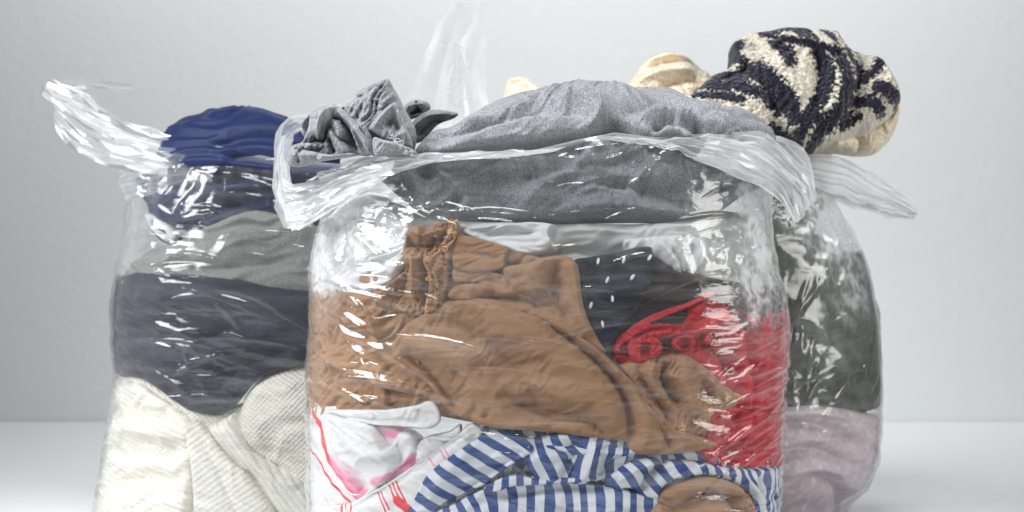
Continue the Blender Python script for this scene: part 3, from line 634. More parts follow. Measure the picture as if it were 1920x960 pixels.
patch('front_layer', FRONT, [(590, 772), (640, 782), (690, 798), (718, 838), (735, 812), (760, 812), (772, 830), (766, 862), (742, 880), (715, 905), (690, 920), (650, 888), (612, 860), (596, 820)], M['redmark'], wg, off=.004, T=.012, er=10, res=2.2, slack=.02,
      attrs={'red': strokes([([(300, 300), (310, 310)], 2)]), 'pink': strokes([([(690, 905), (730, 892), (765, 860)], 14), ([(620, 865), (650, 885)], 8)])}, folds=[([(600, 780), (680, 815), (716, 840)], 6, 5), ([(620, 800), (680, 850), (740, 850)], 16, 6), ([(725, 830), (740, 850), (735, 880)], 6, -5)], wr=[(30, 24, 90, 1.6, 82)])
patch('upper_edge', FRONT, [(600, 770), (660, 768), (720, 768), (775, 760), (796, 753), (812, 758), (822, 780), (818, 796), (796, 806), (740, 802), (700, 800), (650, 790)], M['redmark'], wg, off=.001, T=.0035, er=5, res=2.0,
      attrs={'red': strokes([([(300, 300), (310, 310)], 2)]), 'pink': strokes([([(300, 300), (310, 310)], 2)])}, folds=[([(780, 768), (786, 785), (800, 795)], 3, -3), ([(620, 785), (700, 794), (790, 792)], 4, -3)], wr=[(5, 20, 60, 1.3, 83)])
hems = [([(826, 868), (842, 888)], 3), ([(820, 846), (838, 872)], 3), ([(828, 842), (846, 868)], 3), ([(797, 860), (812, 876)], 3)]
bars = [([(720, 912), (740, 950)], 3), ([(727, 908), (748, 946)], 3), ([(734, 905), (755, 942)], 3), ([(698, 926), (716, 962)], 3), ([(704, 924), (722, 958)], 3), ([(628, 948), (634, 975)], 3), ([(636, 946), (642, 972)], 3), ([(644, 944), (650, 970)], 3), ([(738, 940), (760, 958)], 16)]
patch('hem_band', FRONT, [(590, 985), (596, 950), (640, 945), (690, 922), (730, 900), (780, 866), (820, 840), (856, 816), (872, 800), (888, 796), (902, 806), (896, 826), (860, 852), (826, 890), (790, 925), (760, 962), (720, 975), (660, 990)], M['redmark'], wg, off=.0025, T=.0035, er=5, res=1.7,
      attrs={'red': strokes(bars), 'pink': strokes(hems)}, folds=[([(650, 955), (740, 905), (830, 842), (890, 804)], 4, -2), ([(870, 806), (880, 822)], 5, 4)], wr=[(-32, 14, 70, 1.3, 84)])
patch('hem_band', FRONT, [(620, 985), (680, 915), (740, 890), (765, 880), (770, 840), (790, 822), (835, 812), (860, 800), (850, 860), (780, 930), (700, 990)], M['redmark'], wg, off=.009, T=.0035, er=5, res=2.4,
      attrs={'red': strokes([([(300, 300), (310, 310)], 2)]), 'pink': strokes([([(300, 300), (310, 310)], 2)])}, wr=[(-32, 14, 70, 2, 85)])

# blue and white striped garment
sg = thing('striped_shirt', 'blue and white striped cotton shirt folded along the bottom of front bag', 'shirt', FB)
SM = M['stripe']
def sp(name, ol, al, per, u0, v0, off, folds=(), wr=((20, 30, 90, 1.6, 90),), curve=0., T=.008, er=7, seed=1, res=2.0, warp=.25, slack=.015):
    return patch(name, FRONT, ol, SM, sg, off=off, T=T, er=er, res=res, folds=folds, wr=wr, slack=slack, attrs={'stripe': stripes_at(al, per, u0, v0, curve, warp, seed)})
sp('collar', [(752, 985), (775, 925), (800, 886), (846, 852), (905, 815), (944, 808), (985, 824), (1003, 846), (975, 866), (936, 890), (908, 912), (876, 926), (826, 948), (790, 985)], 33, 30, 860, 850, .001, [([(985, 846), (930, 880), (870, 918), (800, 960)], 6, -3), ([(900, 825), (850, 870), (800, 930)], 14, 4)], warp=.1)
sp('back_panel', [(880, 815), (940, 800), (1060, 806), (1150, 812), (1260, 840), (1330, 850), (1420, 870), (1500, 860), (1500, 1096), (690, 1096), (740, 1000), (800, 930), (860, 860)], 75, 32, 1000, 900, .013, [([(980, 830), (1100, 850), (1240, 850)], 9, 6), ([(900, 880), (1050, 930), (1250, 920)], 10, -6)], T=.012, seed=3, res=2.6, warp=.9, slack=.03)
sp('pleat', [(980, 830), (1010, 820), (1050, 815), (1085, 822), (1090, 850), (1075, 885), (1062, 910), (1030, 915), (1005, 905), (985, 870)], 66, 31, 1000, 850, .004, [([(1080, 830), (1066, 870), (1050, 908)], 6, -4), ([(1000, 850), (1030, 880), (1040, 910)], 8, 4)], seed=4, warp=.2)
sp('pleat', [(1080, 832), (1110, 818), (1140, 826), (1175, 842), (1186, 862), (1170, 888), (1130, 905), (1090, 915), (1066, 910), (1078, 870)], 100, 31, 1100, 860, .006, [([(1120, 830), (1108, 870), (1090, 910)], 6, 6), ([(1150, 836), (1140, 870), (1120, 900)], 6, -6)], seed=5, curve=.2, warp=.4)
sp('cuff', [(1136, 912), (1150, 890), (1186, 868), (1230, 860), (1252, 872), (1262, 866), (1310, 866), (1360, 876), (1392, 886), (1390, 900), (1340, 895), (1290, 900), (1262, 908), (1245, 925), (1240, 940), (1215, 936), (1185, 920), (1160, 922)], 40, 30, 1180, 880, .002, [([(1250, 872), (1222, 895), (1205, 928)], 5, -6), ([(1160, 905), (1200, 880), (1240, 868)], 6, 4)], curve=.5, seed=6, warp=.3)
sp('side_panel', [(1330, 872), (1380, 878), (1440, 880), (1520, 876), (1520, 1090), (1400, 1090), (1425, 950), (1400, 915), (1360, 896)], 70, 24, 1400, 900, .005, [([(1400, 890), (1430, 930), (1440, 980)], 7, 4), ([(1440, 890), (1450, 940), (1448, 990)], 6, -4)], seed=7, warp=.8)
sp('front_panel', [(800, 985), (850, 945), (905, 918), (960, 893), (1010, 898), (1060, 905), (1110, 912), (1160, 916), (1212, 930), (1248, 938), (1240, 985)], 62, 30, 900, 930, .0035, [([(900, 925), (960, 935), (1060, 920), (1150, 922)], 5, -5), ([(960, 940), (1000, 970)], 7, 4), ([(1000, 930), (1100, 960), (1200, 950)], 8, 5)], curve=.35, seed=8, warp=.5)
sp('placket', [(905, 918), (940, 898), (975, 893), (1010, 900), (1110, 897), (1112, 906), (1030, 912), (960, 916), (930, 926)], 95, 26, 960, 905, .001, seed=9, warp=.2, T=.005, er=5)
o = patch('tan_cloth', FRONT, [(1215, 1000), (1232, 950), (1246, 924), (1284, 904), (1340, 896), (1392, 908), (1422, 936), (1438, 985), (1430, 1010)], M['tan'], None, off=.0005, T=.012, er=12, res=2.0, slack=.04,
          folds=[([(1250, 935), (1300, 915), (1370, 912), (1410, 945)], 8, 6), ([(1262, 958), (1310, 936), (1370, 935), (1400, 975)], 7, -6), ([(1290, 975), (1330, 955), (1380, 965)], 7, 6)], wr=[(-10, 12, 50, 3, 95)])
tag(o, 'small tan cloth tucked at the bottom right of front bag under striped shirt', 'cloth', FB)

# ------------------------------------------------------------------ left bag: the clothes in it
LB = 'clothes in the left plastic bag'
nv = thing('blue_satin_blouse', 'royal blue satin blouse mounded above the rim of left bag', 'garment', LB)
NB = Body([(440, 250, 720, 1), (380, 255, 720, 1), (330, 275, 710, .95), (290, 288, 690, .88), (262, 300, 665, .78), (240, 318, 640, .66), (220, 352, 600, .45), (206, 390, 550, .25), (196, 430, 500, .06)], 1.83, .1, 2.3)
patch('mound', NB, [(292, 300), (300, 256), (325, 232), (360, 212), (400, 199), (445, 196), (490, 203), (530, 215), (570, 232), (630, 260), (640, 330), (560, 330), (450, 312), (350, 312)], M['navy'], nv, loose=True, off=0, T=.012, er=10, res=2.8,
      folds=[([(390, 262), (450, 246), (520, 244), (580, 262)], 10, 3.0), ([(390, 276), (450, 262), (520, 262), (590, 285)], 8, -3.6), ([(400, 290), (470, 276), (560, 292)], 8, 3.0), ([(330, 245), (400, 222), (480, 218), (560, 240)], 21, 2.4), ([(420, 302), (480, 292), (560, 310)], 7, -3.0)], wr=[(3, 20, 200, 2.0, 101)])
patch('lower_fold', LEFT, [(240, 330), (300, 296), (400, 290), (520, 296), (640, 300), (660, 420), (560, 410), (500, 392), (460, 386), (420, 402), (370, 424), (320, 442), (290, 452), (268, 440), (258, 400)], M['navy'], nv, off=.008, T=.014, er=12, res=2.8, slack=.03,
      folds=[([(280, 400), (330, 370), (420, 350), (520, 330)], 10, 7), ([(300, 440), (380, 400), (460, 370), (560, 360)], 9, -7), ([(310, 340), (420, 320), (520, 318)], 9, -6), ([(330, 380), (350, 410), (345, 430)], 7, 6), ([(460, 320), (490, 350), (500, 385)], 10, 6)], wr=[(-20, 20, 100, 2.5, 102)])
patch('pale_lining', LEFT, [(258, 398), (280, 404), (310, 424), (322, 442), (300, 452), (272, 432)], M['pale'], nv, off=.003, T=.006, er=6, res=2.4, folds=[([(268, 412), (300, 440)], 4, -4)])
o = patch('warm_grey_jersey', LEFT, [(205, 540), (225, 500), (255, 462), (320, 444), (390, 412), (440, 392), (480, 386), (530, 398), (600, 420), (660, 450), (660, 570), (560, 556), (450, 548), (350, 540), (260, 530)], M['olive_grey'], None, off=.006, T=.016, er=12, res=2.8, slack=.025,
          folds=[([(270, 480), (380, 470), (480, 440), (580, 440)], 14, 5), ([(300, 500), (420, 500), (560, 490)], 12, -5), ([(380, 430), (460, 420), (560, 450)], 12, -4)], wr=[(8, 22, 120, 2.2, 103)])
tag(o, 'warm grey jersey folded under the blue satin in left bag', 'garment', LB)
o = patch('charcoal_garment', LEFT, [(170, 530), (215, 512), (250, 502), (330, 508), (450, 522), (560, 540), (680, 550), (680, 700), (560, 690), (510, 700), (470, 720), (440, 752), (415, 778), (392, 784), (345, 776), (310, 756), (275, 730), (230, 710), (170, 700)], M['charcoal'], None, off=.004, T=.018, er=12, res=2.8, slack=.025,
          folds=[([(240, 560), (330, 570), (450, 560), (580, 575)], 12, 5), ([(230, 620), (330, 650), (420, 620), (500, 590)], 12, -5), ([(260, 690), (340, 700), (430, 650), (540, 610)], 12, 6), ([(300, 740), (380, 740), (450, 690), (560, 650)], 9, -5), ([(330, 640), (370, 700), (395, 770)], 9, 5), ([(480, 610), (530, 640), (560, 680)], 10, 4)], wr=[(-18, 20, 110, 2.4, 104)])
tag(o, 'dark charcoal purple garment across the middle of left bag', 'garment', LB)
kn = thing('cream_knit_sweater', 'thick cream knitted sweater at the bottom of left bag', 'sweater', LB)
def rot_uv(deg):
    t = math.radians(deg); c, s = math.cos(t), math.sin(t)
    return lambda P: np.stack([P[:, 0] * c + P[:, 1] * s, -P[:, 0] * s + P[:, 1] * c], 1)
patch('base_layer', LEFT, [(150, 700), (240, 705), (340, 760), (440, 760), (560, 690), (700, 680), (700, 993), (560, 996), (400, 998), (300, 994), (150, 993)], M['cream'], kn, off=.016, T=.02, er=12, res=3.2, wr=[(10, 40, 120, 3, 111)])
patch('body', LEFT, [(700, 690), (620, 686), (560, 688), (510, 698), (470, 720), (445, 750), (436, 785), (440, 820), (462, 850), (500, 874), (540, 900), (590, 993), (700, 1008)], M['cream'], kn, off=.002, T=.026, er=36, res=2.8, folds=[([(470, 840), (530, 860), (600, 890)], 12, -5), ([(520, 720), (560, 760), (600, 780)], 24, 5)], wr=[(40, 50, 120, 2.5, 112)], uvf=rot_uv(8))
patch('sleeve', LEFT, [(150, 720), (235, 714), (270, 736), (310, 762), (345, 790), (352, 830), (348, 880), (330, 993), (150, 993)], M['cream_rib'], kn, off=.004, T=.018, er=18, res=2.8, folds=[([(200, 770), (270, 778), (345, 810)], 12, -7), ([(200, 840), (280, 842), (345, 850)], 13, -7), ([(190, 905), (270, 900), (340, 905)], 13, -7), ([(200, 800), (280, 812), (345, 830)], 14, 5)], wr=[(10, 26, 90, 2.5, 113)], uvf=rot_uv(70))
patch('rib_band', LEFT, [(330, 800), (350, 790), (372, 800), (398, 835), (430, 870), (470, 905), (520, 1000), (420, 1000), (360, 998), (345, 880)], M['cream_rib'], kn, off=.004, T=.012, er=12, res=2.6, folds=[([(350, 800), (390, 860), (450, 993)], 9, -3)], wr=[(-45, 26, 90, 1.6, 114)], uvf=rot_uv(-52))
patch('cuff', LEFT, [(375, 812), (400, 785), (432, 772), (446, 800), (470, 842), (520, 876), (580, 905), (600, 998), (530, 998), (470, 905), (425, 865)], M['cream_rib'], kn, off=.003, T=.026, er=30, res=2.6, folds=[([(430, 790), (470, 860), (560, 915)], 12, 4)], wr=[(-40, 26, 90, 1.6, 115)], uvf=rot_uv(40))

# ------------------------------------------------------------------ right bag: the clothes in it
RB = 'clothes in the right plastic bag'
zb = thing('patterned_knit_scarf', 'cream and black patterned woolly knit rolled on top of right bag', 'knitwear', RB)
DARK = strokes([([(1380, 90), (1372, 110), (1384, 118)], 22), ([(1440, 70), (1475, 68), (1500, 92)], 24), ([(1460, 56), (1490, 58), (1504, 82)], 20), ([(1494, 58), (1508, 80), (1516, 96)], 15), ([(1528, 56), (1545, 78), (1552, 94)], 15), ([(1560, 62), (1580, 84), (1600, 96)], 16), ([(1420, 76), (1470, 96), (1530, 110), (1560, 120)], 13),
                ([(1445, 100), (1462, 118), (1466, 138)], 28), ([(1340, 150), (1380, 155), (1400, 145)], 34), ([(1315, 165), (1350, 175), (1375, 160)], 36), ([(1400, 140), (1425, 165), (1440, 200)], 34), ([(1380, 178), (1420, 195), (1455, 215)], 30), ([(1430, 165), (1465, 205), (1480, 240)], 26),
                ([(1520, 115), (1535, 150), (1530, 190), (1505, 230), (1490, 265)], 30), ([(1555, 120), (1572, 160), (1566, 215), (1540, 245)], 34), ([(1580, 105), (1598, 135), (1600, 165), (1586, 178)], 20), ([(1640, 112), (1632, 140), (1612, 160)], 20), ([(1670, 150), (1682, 170), (1676, 195)], 18), ([(1630, 180), (1655, 190), (1672, 196)], 26), ([(1585, 200), (1620, 205), (1640, 218)], 24), ([(1600, 230), (1570, 245), (1585, 222)], 16), ([(1510, 230), (1530, 250), (1520, 275)], 26), ([(1440, 250), (1470, 265)], 20), ([(1300, 190), (1340, 196), (1380, 205)], 18)])
NOD = strokes([([(100, 100), (110, 110)], 2)])
patch('roll', Flat(1.80, .12, 180), [(1262, 205), (1275, 182), (1310, 160), (1332, 140), (1366, 124), (1372, 100), (1376, 74), (1402, 60), (1440, 56), (1472, 50), (1530, 52), (1568, 58), (1584, 78), (1604, 92), (1640, 108), (1660, 128), (1680, 154), (1691, 182), (1686, 202),
      (1664, 226), (1634, 246), (1606, 250), (1590, 258), (1556, 270), (1520, 284), (1486, 280), (1452, 262), (1400, 300), (1300, 300)], M['zebra'], zb, T=.03, er=22, dome=(.045, 85), res=2.0, attrs={'dark': DARK},
      folds=[([(1585, 82), (1600, 120), (1604, 170), (1575, 250)], 12, -12), ([(1440, 68), (1500, 98), (1580, 108)], 10, 6), ([(1375, 90), (1400, 110), (1390, 140), (1340, 160)], 10, -9), ([(1620, 110), (1650, 150), (1640, 200)], 16, 8), ([(1420, 110), (1470, 180), (1490, 270)], 22, 8), ([(1540, 110), (1560, 170), (1540, 250)], 16, 6), ([(1510, 100), (1525, 160), (1500, 240)], 9, -6), ([(1385, 125), (1430, 190), (1460, 260)], 10, -6)],
      wr=[(70, 22, 90, 3, 121), (20, 7, 9, 1.8, 122), (80, 4.5, 5, 1.0, 123)])
patch('lining', Flat(1.83, .05, 240), [(1520, 282), (1540, 268), (1600, 240), (1650, 220), (1684, 190), (1690, 205), (1684, 235), (1670, 265), (1645, 286), (1612, 290), (1570, 285)], M['cream_wool'], zb, T=.02, er=16, dome=(.02, 34), res=2.4, folds=[([(1600, 250), (1610, 270), (1604, 288)], 6, -7), ([(1560, 262), (1570, 285)], 7, 5), ([(1650, 230), (1664, 262)], 9, 4)], wr=[(70, 14, 40, 1.5, 124)])
patch('lower_roll', Flat(1.86, .0, 350), [(1400, 260), (1500, 270), (1560, 280), (1560, 340), (1530, 440), (1500, 462), (1440, 450), (1400, 400)], M['zebra'], zb, T=.03, er=22, dome=(.02, 50), res=2.6, attrs={'dark': strokes([([(1460, 370), (1480, 400), (1500, 420)], 30), ([(1440, 400), (1470, 430)], 30), ([(1490, 380), (1520, 390)], 22), ([(1440, 300), (1500, 330)], 36)])}, wr=[(70, 20, 60, 3, 125), (20, 7, 9, 1.6, 126)])
cs = thing('cream_wool_scarf', 'soft cream wool scarf behind the heathered grey jersey, in right bag', 'scarf', RB)
patch('fold', Flat(1.86, .1, 150), [(1160, 210), (1172, 170), (1190, 136), (1214, 110), (1252, 98), (1290, 106), (1316, 126), (1334, 142), (1345, 180), (1330, 215)], M['cream_wool'], cs, T=.02, er=16, dome=(.03, 45), res=2.2, folds=[([(1190, 150), (1230, 128), (1290, 120), (1325, 140)], 8, -9), ([(1200, 130), (1240, 110), (1300, 112)], 8, 6), ([(1180, 172), (1230, 146), (1300, 142)], 9, 7), ([(1230, 175), (1290, 160), (1320, 180)], 6, -6)], wr=[(-20, 18, 70, 2, 131)])
patch('fold', Flat(1.84, .1, 150), [(936, 215), (944, 180), (948, 152), (966, 142), (990, 144), (1006, 158), (1022, 165), (1050, 158), (1085, 162), (1130, 160), (1180, 160), (1190, 215)], M['cream_wool'], cs, T=.02, er=14, dome=(.02, 30), res=2.4, folds=[([(955, 165), (980, 155), (1003, 170)], 6, -6), ([(1040, 175), (1060, 164), (1100, 172)], 7, 5)], wr=[(-10, 16, 50, 2, 132)])
o = patch('olive_garment', RIGHT, [(1380, 400), (1450, 392), (1520, 420), (1580, 450), (1640, 470), (1720, 500), (1720, 760), (1640, 772), (1560, 766), (1460, 775), (1300, 780), (1300, 420)], M['olive'], None, off=.004, T=.025, er=16, res=3.0, slack=.03,
          folds=[([(1540, 430), (1520, 540), (1540, 640), (1600, 740)], 14, 8), ([(1500, 440), (1480, 560), (1500, 700)], 14, -8), ([(1590, 500), (1570, 600), (1620, 700)], 12, 6), ([(1480, 740), (1560, 700), (1640, 640)], 12, 6), ([(1560, 600), (1600, 560), (1630, 540)], 10, -5)], wr=[(70, 24, 120, 3, 141)])
tag(o, 'dark olive green garment stuffed in the middle of right bag', 'garment', RB)
o = patch('mauve_garment', RIGHT, [(1300, 770), (1460, 760), (1540, 757), (1600, 764), (1660, 775), (1730, 790), (1730, 1003), (1600, 1008), (1400, 1008), (1300, 1008)], M['mauve'], None, off=.003, T=.025, er=14, res=2.8, slack=.02, attrs={'fleck': lambda P, c: .36 + .30 * gnoise(P[:, 0] / .005, P[:, 1] / .005, 4)},
          folds=[([(1440, 800), (1520, 796), (1580, 810), (1630, 840)], 8, -8), ([(1440, 782), (1520, 776), (1600, 786)], 9, 5), ([(1450, 870), (1500, 846), (1560, 850), (1620, 880)], 10, -9), ([(1450, 850), (1500, 826), (1570, 828)], 10, 6), ([(1460, 950), (1500, 915), (1560, 905), (1610, 998)], 10, -9), ([(1450, 900), (1530, 880), (1600, 900)], 12, 6)], wr=[(10, 20, 80, 2.5, 142)])
tag(o, 'mauve printed garment with pale flecks at the bottom of right bag', 'garment', RB)
# what fills the hidden side of the two rear bags

# ------------------------------------------------------------------ film: bags, handles
def crease_field(A, B, creases):
    h = np.zeros_like(A)
    for (a0, b0, ang, ln, wd, amp) in creases:
        t = math.radians(ang); c, s = math.cos(t), math.sin(t)
        m = (np.abs(A - a0) < ln + wd) & (np.abs(B - b0) < ln + wd)
        if not m.any(): continue
        x = (A[m] - a0) * c + (B[m] - b0) * s; y = -(A[m] - a0) * s + (B[m] - b0) * c
        y = y + ln * .12 * (x / ln) ** 2
        tt = np.clip(1 - (x / ln) ** 2, 0, 1); w = wd * (.25 + .75 * tt)
        h[m] += amp * tt * np.clip(1 - np.abs(y) / w, 0, 1)
    return h

def bag(root, body, rim, back_v, mat, nc=520, nr=330, seed=1, angs=(-14, 12, 13), cru=1.0, hair=150, ncr=260, zones=None, blobs=(), extra=(), lift=.0042, amp=1.0, flare=.0):
    rs = np.random.RandomState(seed); px = body.px; Amax = body.arc[-1]
    R = body.chart(np.array(rim, float)); k = np.argsort(R[:, 0]); R = R[k]
    a = np.linspace(-Amax, Amax, nc, endpoint=False)
    zback = HCAM + (480 - back_v) * px
    ra = np.concatenate([[-Amax], R[:, 0], [Amax]]); rz = np.concatenate([[zback], R[:, 1], [zback]])
    top = np.interp(a, ra, rz); kk = np.exp(-np.linspace(-2, 2, 9) ** 2); kk /= kk.sum(); top = np.convolve(np.pad(top, 4, mode='wrap'), kk, 'valid')
    t = np.linspace(0, 1, nr); z0 = .002
    A = np.tile(a, (nr, 1)); B = z0 + t[:, None] * (top[None] - z0)
    P = np.stack([A.ravel(), B.ravel()], 1)
    cr = list(extra)
    for i in range(hair):
        a0 = rs.uniform(-1, 1) * body.arc[360] * 1.05; b0 = rs.uniform(.03, 1.0) * top.mean(); wd = rs.uniform(2.2, 3.6) * px
        cr.append((a0, b0, rs.normal(-9 if a0 < 0 else 5, 11), rs.uniform(35, 150) * px, wd, rs.choice([1, 1, -1]) * rs.uniform(.2, .6) * wd))
    for i in range(ncr):
        a0 = rs.uniform(-1, 1) * body.arc[-1] * .62
        if zones is not None:
            for _ in range(12):
                if rs.rand() < zones(a0 / body.arc[360]): break
                a0 = rs.uniform(-1, 1) * body.arc[-1] * .62
        b0 = rs.uniform(.02, 1) * top.mean()
        sgn = -1 if a0 < 0 else 1
        ang = (angs[0] if sgn < 0 else angs[1]) + rs.normal(0, angs[2])
        ln = rs.uniform(22, 105) * px; wd = rs.uniform(2.5, 7) * px
        cr.append((a0, b0, ang, ln, wd, rs.choice([1, 1, -1]) * rs.uniform(.45, 1.5) * .001 * amp * wd / (5 * px)))
    pm = np.clip(.45 + 1.5 * gnoise(P[:, 0] / (120 * px), P[:, 1] / (70 * px), seed + 44), .03, 1.3) * .55
    sh = P[:, 1] + .12 * np.abs(P[:, 0])
    h = lift + .0007 * wrinkle(P[:, 0], P[:, 1], -5, 46 * px, 300 * px, seed + 40, .6, .8) + cru * pm * (.0024 * crumple(P[:, 0] * .3, sh, 26 * px, seed) + .0004 * crumple(P[:, 0] * .4, sh, 7 * px, seed + 1))
    h = h + crease_field(P[:, 0], P[:, 1], cr)
    milk = np.zeros(len(P))
    for (u, v, ru, rv, am, cramp) in blobs:
        c = body.chart(np.array([[u, v]]))[0]
        g_ = np.exp(-(((P[:, 0] - c[0]) / (ru * px)) ** 2 + ((P[:, 1] - c[1]) / (rv * px)) ** 2))
        nz = .5 + .6 * gnoise(P[:, 0] / (22 * px), P[:, 1] / (30 * px), seed + 50) + .5 * gnoise(P[:, 0] / (7 * px), P[:, 1] / (12 * px), seed + 51)
        milk = np.maximum(milk, am * g_ * np.clip(nz, .25, 1.3))
        h = h + g_ * cramp * .001 * (1.5 * crumple(P[:, 0], P[:, 1], 52 * px, seed + 60) + .3 * crumple(P[:, 0], P[:, 1], 20 * px, seed + 61))
    N = body.nor(P); bad = ~np.isfinite(N).all(1); N[bad] = 0
    V = body.pos(P) + N * (h - .95 * lift * (1 - np.clip(-N[:, 1], 0, 1)))[:, None]
    # thicker-looking hem at the mouth
    edge = (top[None] - B).ravel(); milk = np.maximum(milk, .30 * np.exp(-(edge / (5 * px)) ** 2) + .10 * np.exp(-edge / (22 * px)))
    V = V.reshape(nr, nc, 3); idx = np.arange(nr * nc).reshape(nr, nc)
    F = []
    nx = np.roll(idx, -1, axis=1)
    q = np.stack([idx[:-1], nx[:-1], nx[1:], idx[1:]], -1).reshape(-1, 4)
    VV = np.vstack([V.reshape(-1, 3), [[V[0, :, 0].mean(), V[0, :, 1].mean(), .002]]]); c = len(VV) - 1
    F = [tuple(f) for f in q] + [(idx[0, (j + 1) % nc], idx[0, j], c) for j in range(nc)]
    me = mesh_from('bag_body', VV, F, None, {'milk': np.append(milk, 0)})
    return link('bag_body', me, mat, root)

def strips(name, layers, mat, root, seed=1, rowpx=15, rough=1.0):
    """a handle of gathered film: thin sheets, each between two traced edges A and B (u, v) at depths ya..yb, pleated along their length
    and creased into flat facets"""
    rs = np.random.RandomState(seed); VV, FF, MK = [], [], []
    for (A, B, ya, yb, ncol, amp, milk) in layers:
        m = 0; a = catmull(A, False, 8); b = catmull(B, False, 8)
        ln = np.linalg.norm(np.diff((resample(a, 6, False)), axis=0), axis=1).sum(); nr = max(int(ln / rowpx), 5)
        tt = np.linspace(0, 1, nr)
        def rs_(p):
            d = np.concatenate([[0], np.cumsum(np.linalg.norm(np.diff(p, axis=0), axis=1))]); d /= d[-1]
            return np.stack([np.interp(tt, d, p[:, k]) for k in range(2)], 1)
        a, b = rs_(a), rs_(b); nc = ncol * 2 + 1
        c = np.sort(np.clip(np.linspace(0, 1, nc)[None] + rs.normal(0, .22 / nc, (1, nc)) + np.cumsum(rs.normal(0, .05 / nc, (nr, nc)), 0), 0, 1), axis=1); c[:, 0] = 0; c[:, -1] = 1
        wd = np.linalg.norm(b - a, axis=1)
        zig = np.where(np.arange(nc) % 2 == 0, 1, -1) * rs.uniform(.3, 1.3, nc)
        dep = zig[None] * np.clip(1 + np.cumsum(rs.normal(0, .22, (nr, nc)), 0), .1, 2) + rs.normal(0, .22 * rough, (nr, nc)) + .9 * gnoise(np.linspace(0, 3, nc)[None] + 0 * tt[:, None], tt[:, None] * ln / 60 + 0 * c, seed + len(FF) % 7)
        yy = ya + (yb - ya) * tt[:, None] + 0 * c
        px = KPX * ya; y = yy - dep * amp * px * np.clip(wd / (ncol * 6), .25, 1)[:, None]
        uv = a[:, None] * (1 - c[..., None]) + b[:, None] * c[..., None]
        jit = rs.normal(0, 1.6 * rough, uv.shape); uv = uv + jit
        P = np.stack([(uv[..., 0] - 960) * KPX * yy, y, HCAM + (480 - uv[..., 1]) * KPX * yy], -1).reshape(-1, 3)
        base = sum(len(v) for v in VV); idx = np.arange(nr * nc).reshape(nr, nc) + base
        for r in range(nr - 1):
            for q in range(nc - 1):
                p0, p1, p2, p3 = idx[r, q], idx[r, q + 1], idx[r + 1, q + 1], idx[r + 1, q]
                FF += [(p0, p1, p2), (p0, p2, p3)] if rs.rand() < .5 else [(p0, p1, p3), (p1, p2, p3)]
        mk = milk * (.5 + rs.rand(nr, nc) * .4 + .6 * np.clip(.5 + gnoise(c * 4, tt[:, None] * ln / 50, seed + 3), 0, 1.3))
        fade = np.clip(np.minimum(tt, 1.0) * 6 + .15, 0, 1)[:, None]
        VV.append(P); MK.append((mk * fade).ravel())
    me = mesh_from(name, np.vstack(VV), FF, None, {'milk': np.concatenate(MK)})
    o = link(name, me, mat, root)
    me.polygons.foreach_set('use_smooth', np.zeros(len(me.polygons), bool))
    return o

PB = 'clear plastic bags full of clothes'
fb = thing('plastic_bag', 'clear plastic bag in front, tan blouse and striped shirt showing through', 'plastic bag', PB)
def px_cr(body, u, v, ang, ln, wd, amp):
    c = body.chart(np.array([[u, v]]))[0]; return (c[0], c[1], -ang, ln * 1.35 * body.px, wd * .8 * body.px, amp * .001)
ex = [px_cr(FRONT, *q) for q in [(690, 455, 32, 100, 13, 1.77), (650, 590, 28, 90, 13, 1.98), (705, 650, 24, 120, 10, 1.44), (720, 712, 9, 120, 13, 1.98), (655, 640, 38, 70, 12, 1.63), (640, 530, 40, 70, 12, 1.54), (740, 545, 8, 90, 9, 1.30), (660, 740, 24, 70, 10, 1.20), (1425, 730, -12, 60, 9, 1.22), (1415, 790, -24, 60, 10, 1.12), (1440, 690, -10, 50, 8, 1.15), (1425, 840, -24, 55, 9, 1.22), (700, 470, 35, 70, 8, 0.83), (660, 560, 30, 60, 9, 1.08), (760, 548, 5, 60, 6, 0.82), (640, 610, 35, 60, 8, 1.02), (700, 640, 25, 90, 5, 0.52), (690, 712, 8, 90, 8, 1.09), (820, 748, -6, 80, 4, 0.45), (620, 720, 30, 40, 5, 0.68), (640, 780, 6, 60, 5, 0.64), (670, 820, 30, 60, 5, 0.72),
     (620, 500, 50, 60, 10, 1.36), (720, 420, 10, 70, 6, 0.91), (760, 590, 20, 60, 4, 0.54), (900, 520, 20, 110, 3, 0.41), (960, 540, 18, 90, 2.5, 0.28), (930, 580, 22, 90, 2.5, 0.38), (1000, 560, 25, 60, 3, 0.46), (900, 470, 18, 70, 2.5, 0.34), (1100, 440, 8, 120, 3, 0.34), (1000, 420, 4, 160, 3, 0.46), (1200, 470, -12, 60, 3, 0.38),
     (1060, 790, 3, 60, 4, 0.51), (1080, 775, -5, 50, 4, 0.48), (1420, 700, -8, 50, 5, 0.76), (1430, 760, -14, 45, 6, 0.72), (1420, 810, -20, 45, 6, 0.91), (1440, 850, -16, 40, 6, 0.86), (1440, 640, -10, 40, 5, 0.72), (900, 400, 3, 150, 4, 0.54), (1150, 395, -2, 160, 4, 0.48), (900, 905, 2, 90, 3, 0.41), (1050, 925, -3, 110, 3, 0.31), (960, 850, 6, 90, 2.5, 0.28)]]
